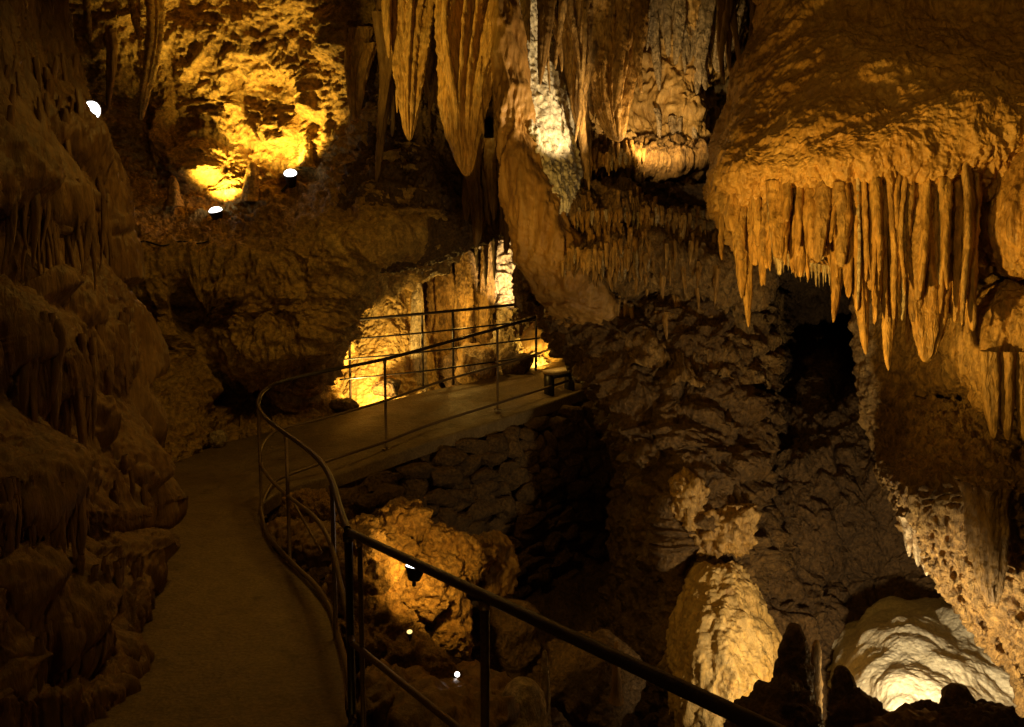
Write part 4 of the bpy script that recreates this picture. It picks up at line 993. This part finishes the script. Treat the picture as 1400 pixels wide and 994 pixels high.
# silhouetted stalagmites and boulders in front
SIL = [
    (1085, 1080, 1086, 852, 58, 6.4, M_DARK, 'tall dark stalagmite left of the white mound'),
    (1113, 1010, 1116, 874, 20, 6.6, M_FLOW, 'small orange lit stalagmite leaning on the tall dark one'),
    (1152, 1080, 1151, 910, 44, 5.8, M_DARK, 'dark round-topped stalagmite before the left foot of the white mound'),
    (1310, 1060, 1311, 936, 58, 5.7, M_DARK, 'dark domed stalagmite in front of the brightest part of the mound'),
]
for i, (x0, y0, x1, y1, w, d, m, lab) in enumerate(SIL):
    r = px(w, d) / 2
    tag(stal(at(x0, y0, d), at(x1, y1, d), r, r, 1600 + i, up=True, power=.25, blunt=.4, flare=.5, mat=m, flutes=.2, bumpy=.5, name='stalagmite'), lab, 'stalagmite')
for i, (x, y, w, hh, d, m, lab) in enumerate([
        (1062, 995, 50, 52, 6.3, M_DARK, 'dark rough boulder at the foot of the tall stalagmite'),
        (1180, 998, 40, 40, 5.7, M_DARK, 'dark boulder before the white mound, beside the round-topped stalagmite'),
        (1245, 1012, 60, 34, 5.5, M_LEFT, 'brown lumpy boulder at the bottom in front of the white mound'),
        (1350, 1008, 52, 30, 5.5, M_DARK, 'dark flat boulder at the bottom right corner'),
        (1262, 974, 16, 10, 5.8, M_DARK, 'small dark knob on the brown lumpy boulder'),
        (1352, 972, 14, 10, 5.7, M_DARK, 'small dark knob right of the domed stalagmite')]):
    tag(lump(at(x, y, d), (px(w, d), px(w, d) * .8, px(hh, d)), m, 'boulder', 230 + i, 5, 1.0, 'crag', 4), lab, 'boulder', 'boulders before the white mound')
# lit fringe under the ledge edge
for i, (x, y0, y1, w) in enumerate([(1240, 720, 762, 16), (1252, 735, 775, 16), (1264, 740, 788, 18), (1287, 780, 802, 8), (1268, 690, 716, 9), (1300, 668, 700, 10)]):
    d = 7.05; r = px(w, d) / 2
    tag(stal(at(x, y0 - 15, d), at(x + 3, y1, d), r, None, 1700 + i, power=.5, mat=M_PALE), 'small pale pointed stalactite on the left edge of the honeycomb ledge', 'stalactite', 'stalactites of the honeycomb ledge')
tag(stal(at(1350, 660, 6.35), at(1357, 828, 6.4), px(46, 6.4) / 2, None, 1750, power=.35, blunt=.2, mat=M_FLOW, flutes=.4, ridges=6, seg=60, rings=110), 'thick dark-tipped stalactite in front of the honeycomb ledge', 'stalactite')

# ================================================================== LAMPS AND LIGHT
WARM = (1, .56, .095); YEL = (1, .61, .10); WHT = (1, .70, .34)
# upright lamp on the ledge
a0 = at(295, 289, 12.9); flood_lamp(a0, a0 + np.array([-.12, -.35, 1.0]), .095, .16, 'black flood lamp on a short stem pointing up from the ledge', stem=at(293, 330, 12.85))
spot('lamp_or_fill_light', a0 + np.array([-.03, .04, .16]), at(350, 110, 14.0), 250, 112, .8, YEL, .04)
b0 = at(397, 238, 12.75); flood_lamp(b0, b0 + np.array([.05, -.5, .75]), .09, .2, 'black flood lamp resting tilted on the rock right of the upright one', stem=at(385, 262, 12.85))
spot('lamp_or_fill_light', b0 + np.array([-.02, .0, .16]), at(400, 100, 13.6), 150, 125, .7, YEL, .04)
c0 = at(124, 151, 7.95); flood_lamp(c0, c0 + np.array([.75, -.62, -.35]), .085, .22, 'flood lamp with a glaring white lens on top of the left wall', stem=at(108, 125, 8.2), bulge=.25)
spot('lamp_or_fill_light', c0 + np.array([.14, -.12, -.05]), at(590, 40, 10.8), 460, 44, .7, YEL, .05)
for i, (x0, y0, x1, y1, w, lab) in enumerate(((342, 262, 345, 222, 22, 'stubby ochre stalagmite between the two flood lamps on the ledge'), (418, 215, 420, 182, 20, 'stubby ochre stalagmite above the right flood lamp'), (238, 268, 236, 240, 18, 'small ochre stalagmite left of the upright flood lamp'))):
    tag(stal(at(x0, y0 + 14, 13.0), at(x1, y1, 13.1), px(w, 13.0) / 2, None, 1800 + i, up=True, power=.3, blunt=.35, flare=.4, mat=M_YELLOW, name='stalagmite'), lab, 'stalagmite')
tree_b = bvh(B_OBJ)
V, Fc = tube_v([at(x, y, depth_on(tree_b, x, y, 12.2) - .02) for x, y in ((293, 327), (270, 333), (246, 330), (222, 336), (196, 330), (172, 338))], .012, 6, 60)
tag(new_obj('power_cable', V, Fc, M_BLACK, None, at(246, 335, 12.2)), 'black power cable running left along the ledge from the upright flood lamp', 'cable')
# gully lamps
h0 = at(568, 775, 6.5); flood_lamp(h0, h0 + np.array([.10, .08, .95]), .07, .10, 'large flood lamp behind the handrail with its lens half hidden', stem=at(566, 800, 6.6), bulge=.35)
spot('lamp_or_fill_light', at(590, 772, 6.6), at(590, 725, 8.0), 34, 150, .6, WARM, .05)
g0 = at(625, 922, 6.3); flood_lamp(g0, g0 + np.array([.25, -.6, .5]), .019, .08, 'tiny bright lamp low in the gully', glow=M_GLOWS, bulge=.15)
k0 = at(560, 864, 6.35); flood_lamp(k0, k0 + np.array([0, -.4, .8]), .020, .06, 'small amber lamp on top of the orange mound', glow=M_AMBER, bulge=.15)
# floods without fixtures: unseen lamps, some in mid-air, and added fill lights
spot('lamp_or_fill_light', at(760, 640, 5.2), at(1240, 300, 6.6), 430, 66, .75, WARM, .08)
spot('lamp_or_fill_light', at(660, 640, 6.5), at(770, 160, 10), 190, 42, .9, WARM, .08)  # added front fill for the leaning column and stalactites, in mid-air
spot('lamp_or_fill_light', at(850, 228, 9.2), at(730, 115, 9.95), 130, 58, .5, WHT, .04)  # flood for the white streak, hung unseen in mid-air
spot('lamp_or_fill_light', at(900, 205, 9.9), at(900, 100, 11.1), 60, 130, .6, (1, .64, .25), .05)
spot('lamp_or_fill_light', at(496, 546, 12.95), at(530, 420, 15.0), 240, 120, .6, (1, .62, .14), .05)
spot('lamp_or_fill_light', at(712, 430, 14.1), at(686, 350, 15.4), 260, 60, .7, WHT, .05)
spot('lamp_or_fill_light', at(740, 500, 14.4), at(720, 430, 16.0), 40, 110, .6, YEL, .05)
spot('lamp_or_fill_light', at(1240, 985, 6.15), at(1245, 850, 8.2), 190, 150, .6, (1, .76, .42), .05)
spot('lamp_or_fill_light', at(1170, 1040, 7.2), at(990, 820, 8.9), 34, 90, .7, YEL, .05)
point('lamp_or_fill_light', at(632, 420, 14.3), 22, WARM, .1)  # added fill for the unlit gap in the far chamber
for i, (x0, y0, x1, y1, w, d, lab) in enumerate(((604, 520, 600, 330, 30, 15.2, 'dim brown column between the golden mound and the cascade, next to the mound'), (640, 530, 637, 340, 34, 15.0, 'thickest dim brown column in the gap of the far chamber'), (664, 500, 666, 320, 18, 15.0, 'thin dim brown column beside the blazing cascade'))):
    tag(stal(at(x0, y0, d), at(x1, y1, d), px(w, d) / 2, None, 1850 + i, up=True, power=.15, blunt=.5, flare=.5, flutes=.4, bumpy=.6, ridges=5, mat=M_TIER, name='rock_column'), lab, 'rock column')
spot('lamp_or_fill_light', at(760, 450, 12.9), tb + np.array([0, 0, .3]), 8, 110, .8, WARM, .05)  # light added just above the bench top, no fixture
spot('lamp_or_fill_light', (-.5, 6.2, 4.9), at(90, 520, 6.0), 14, 100, .9, WARM, .3)  # added fill that brightens the left wall
# dim path lamp under the roof, then added fill lights without fixtures
spot('lamp_or_fill_light', (-.9, 7.2, 6.2), (-2.6, 8.8, 0), 150, 104, .9, WARM, .5)
spot('lamp_or_fill_light', (.2, 5.0, 6.4), (3.4, 6.6, 5.0), 26, 70, .9, WARM, .3)  # added dim fill for the canopy dome
point('lamp_or_fill_light', (-.9, -1.6, 4.4), 46, WARM, .4)  # added ambient fill behind the camera
spot('lamp_or_fill_light', (-1.6, 1.2, 4.6), at(1260, 330, 6.6), 180, 58, .9, WARM, .15)  # added frontal fill on canopy and stalactites
spot('lamp_or_fill_light', (-.6, 7.4, 5.4), at(330, 430, 12.3), 48, 80, .9, WARM, .3)  # added fill on the lower back wall

# ------------------------------------------------------------------ world and render settings
w = bpy.data.worlds.new('World'); scene.world = w; w.use_nodes = True
bg = w.node_tree.nodes['Background']; bg.inputs[0].default_value = (1, .6, .25, 1); bg.inputs[1].default_value = .002
scene.view_settings.view_transform = 'Standard'
scene.view_settings.look = 'None'
scene.view_settings.exposure = 0.3
scene.view_settings.gamma = 1.0
cy = scene.cycles
cy.use_denoising = True
try: cy.denoiser = 'OPENIMAGEDENOISE'
except Exception: pass
cy.max_bounces = 4; cy.diffuse_bounces = 3; cy.glossy_bounces = 2; cy.transmission_bounces = 1
cy.sample_clamp_indirect = 2.0
cy.caustics_reflective = False; cy.caustics_refractive = False
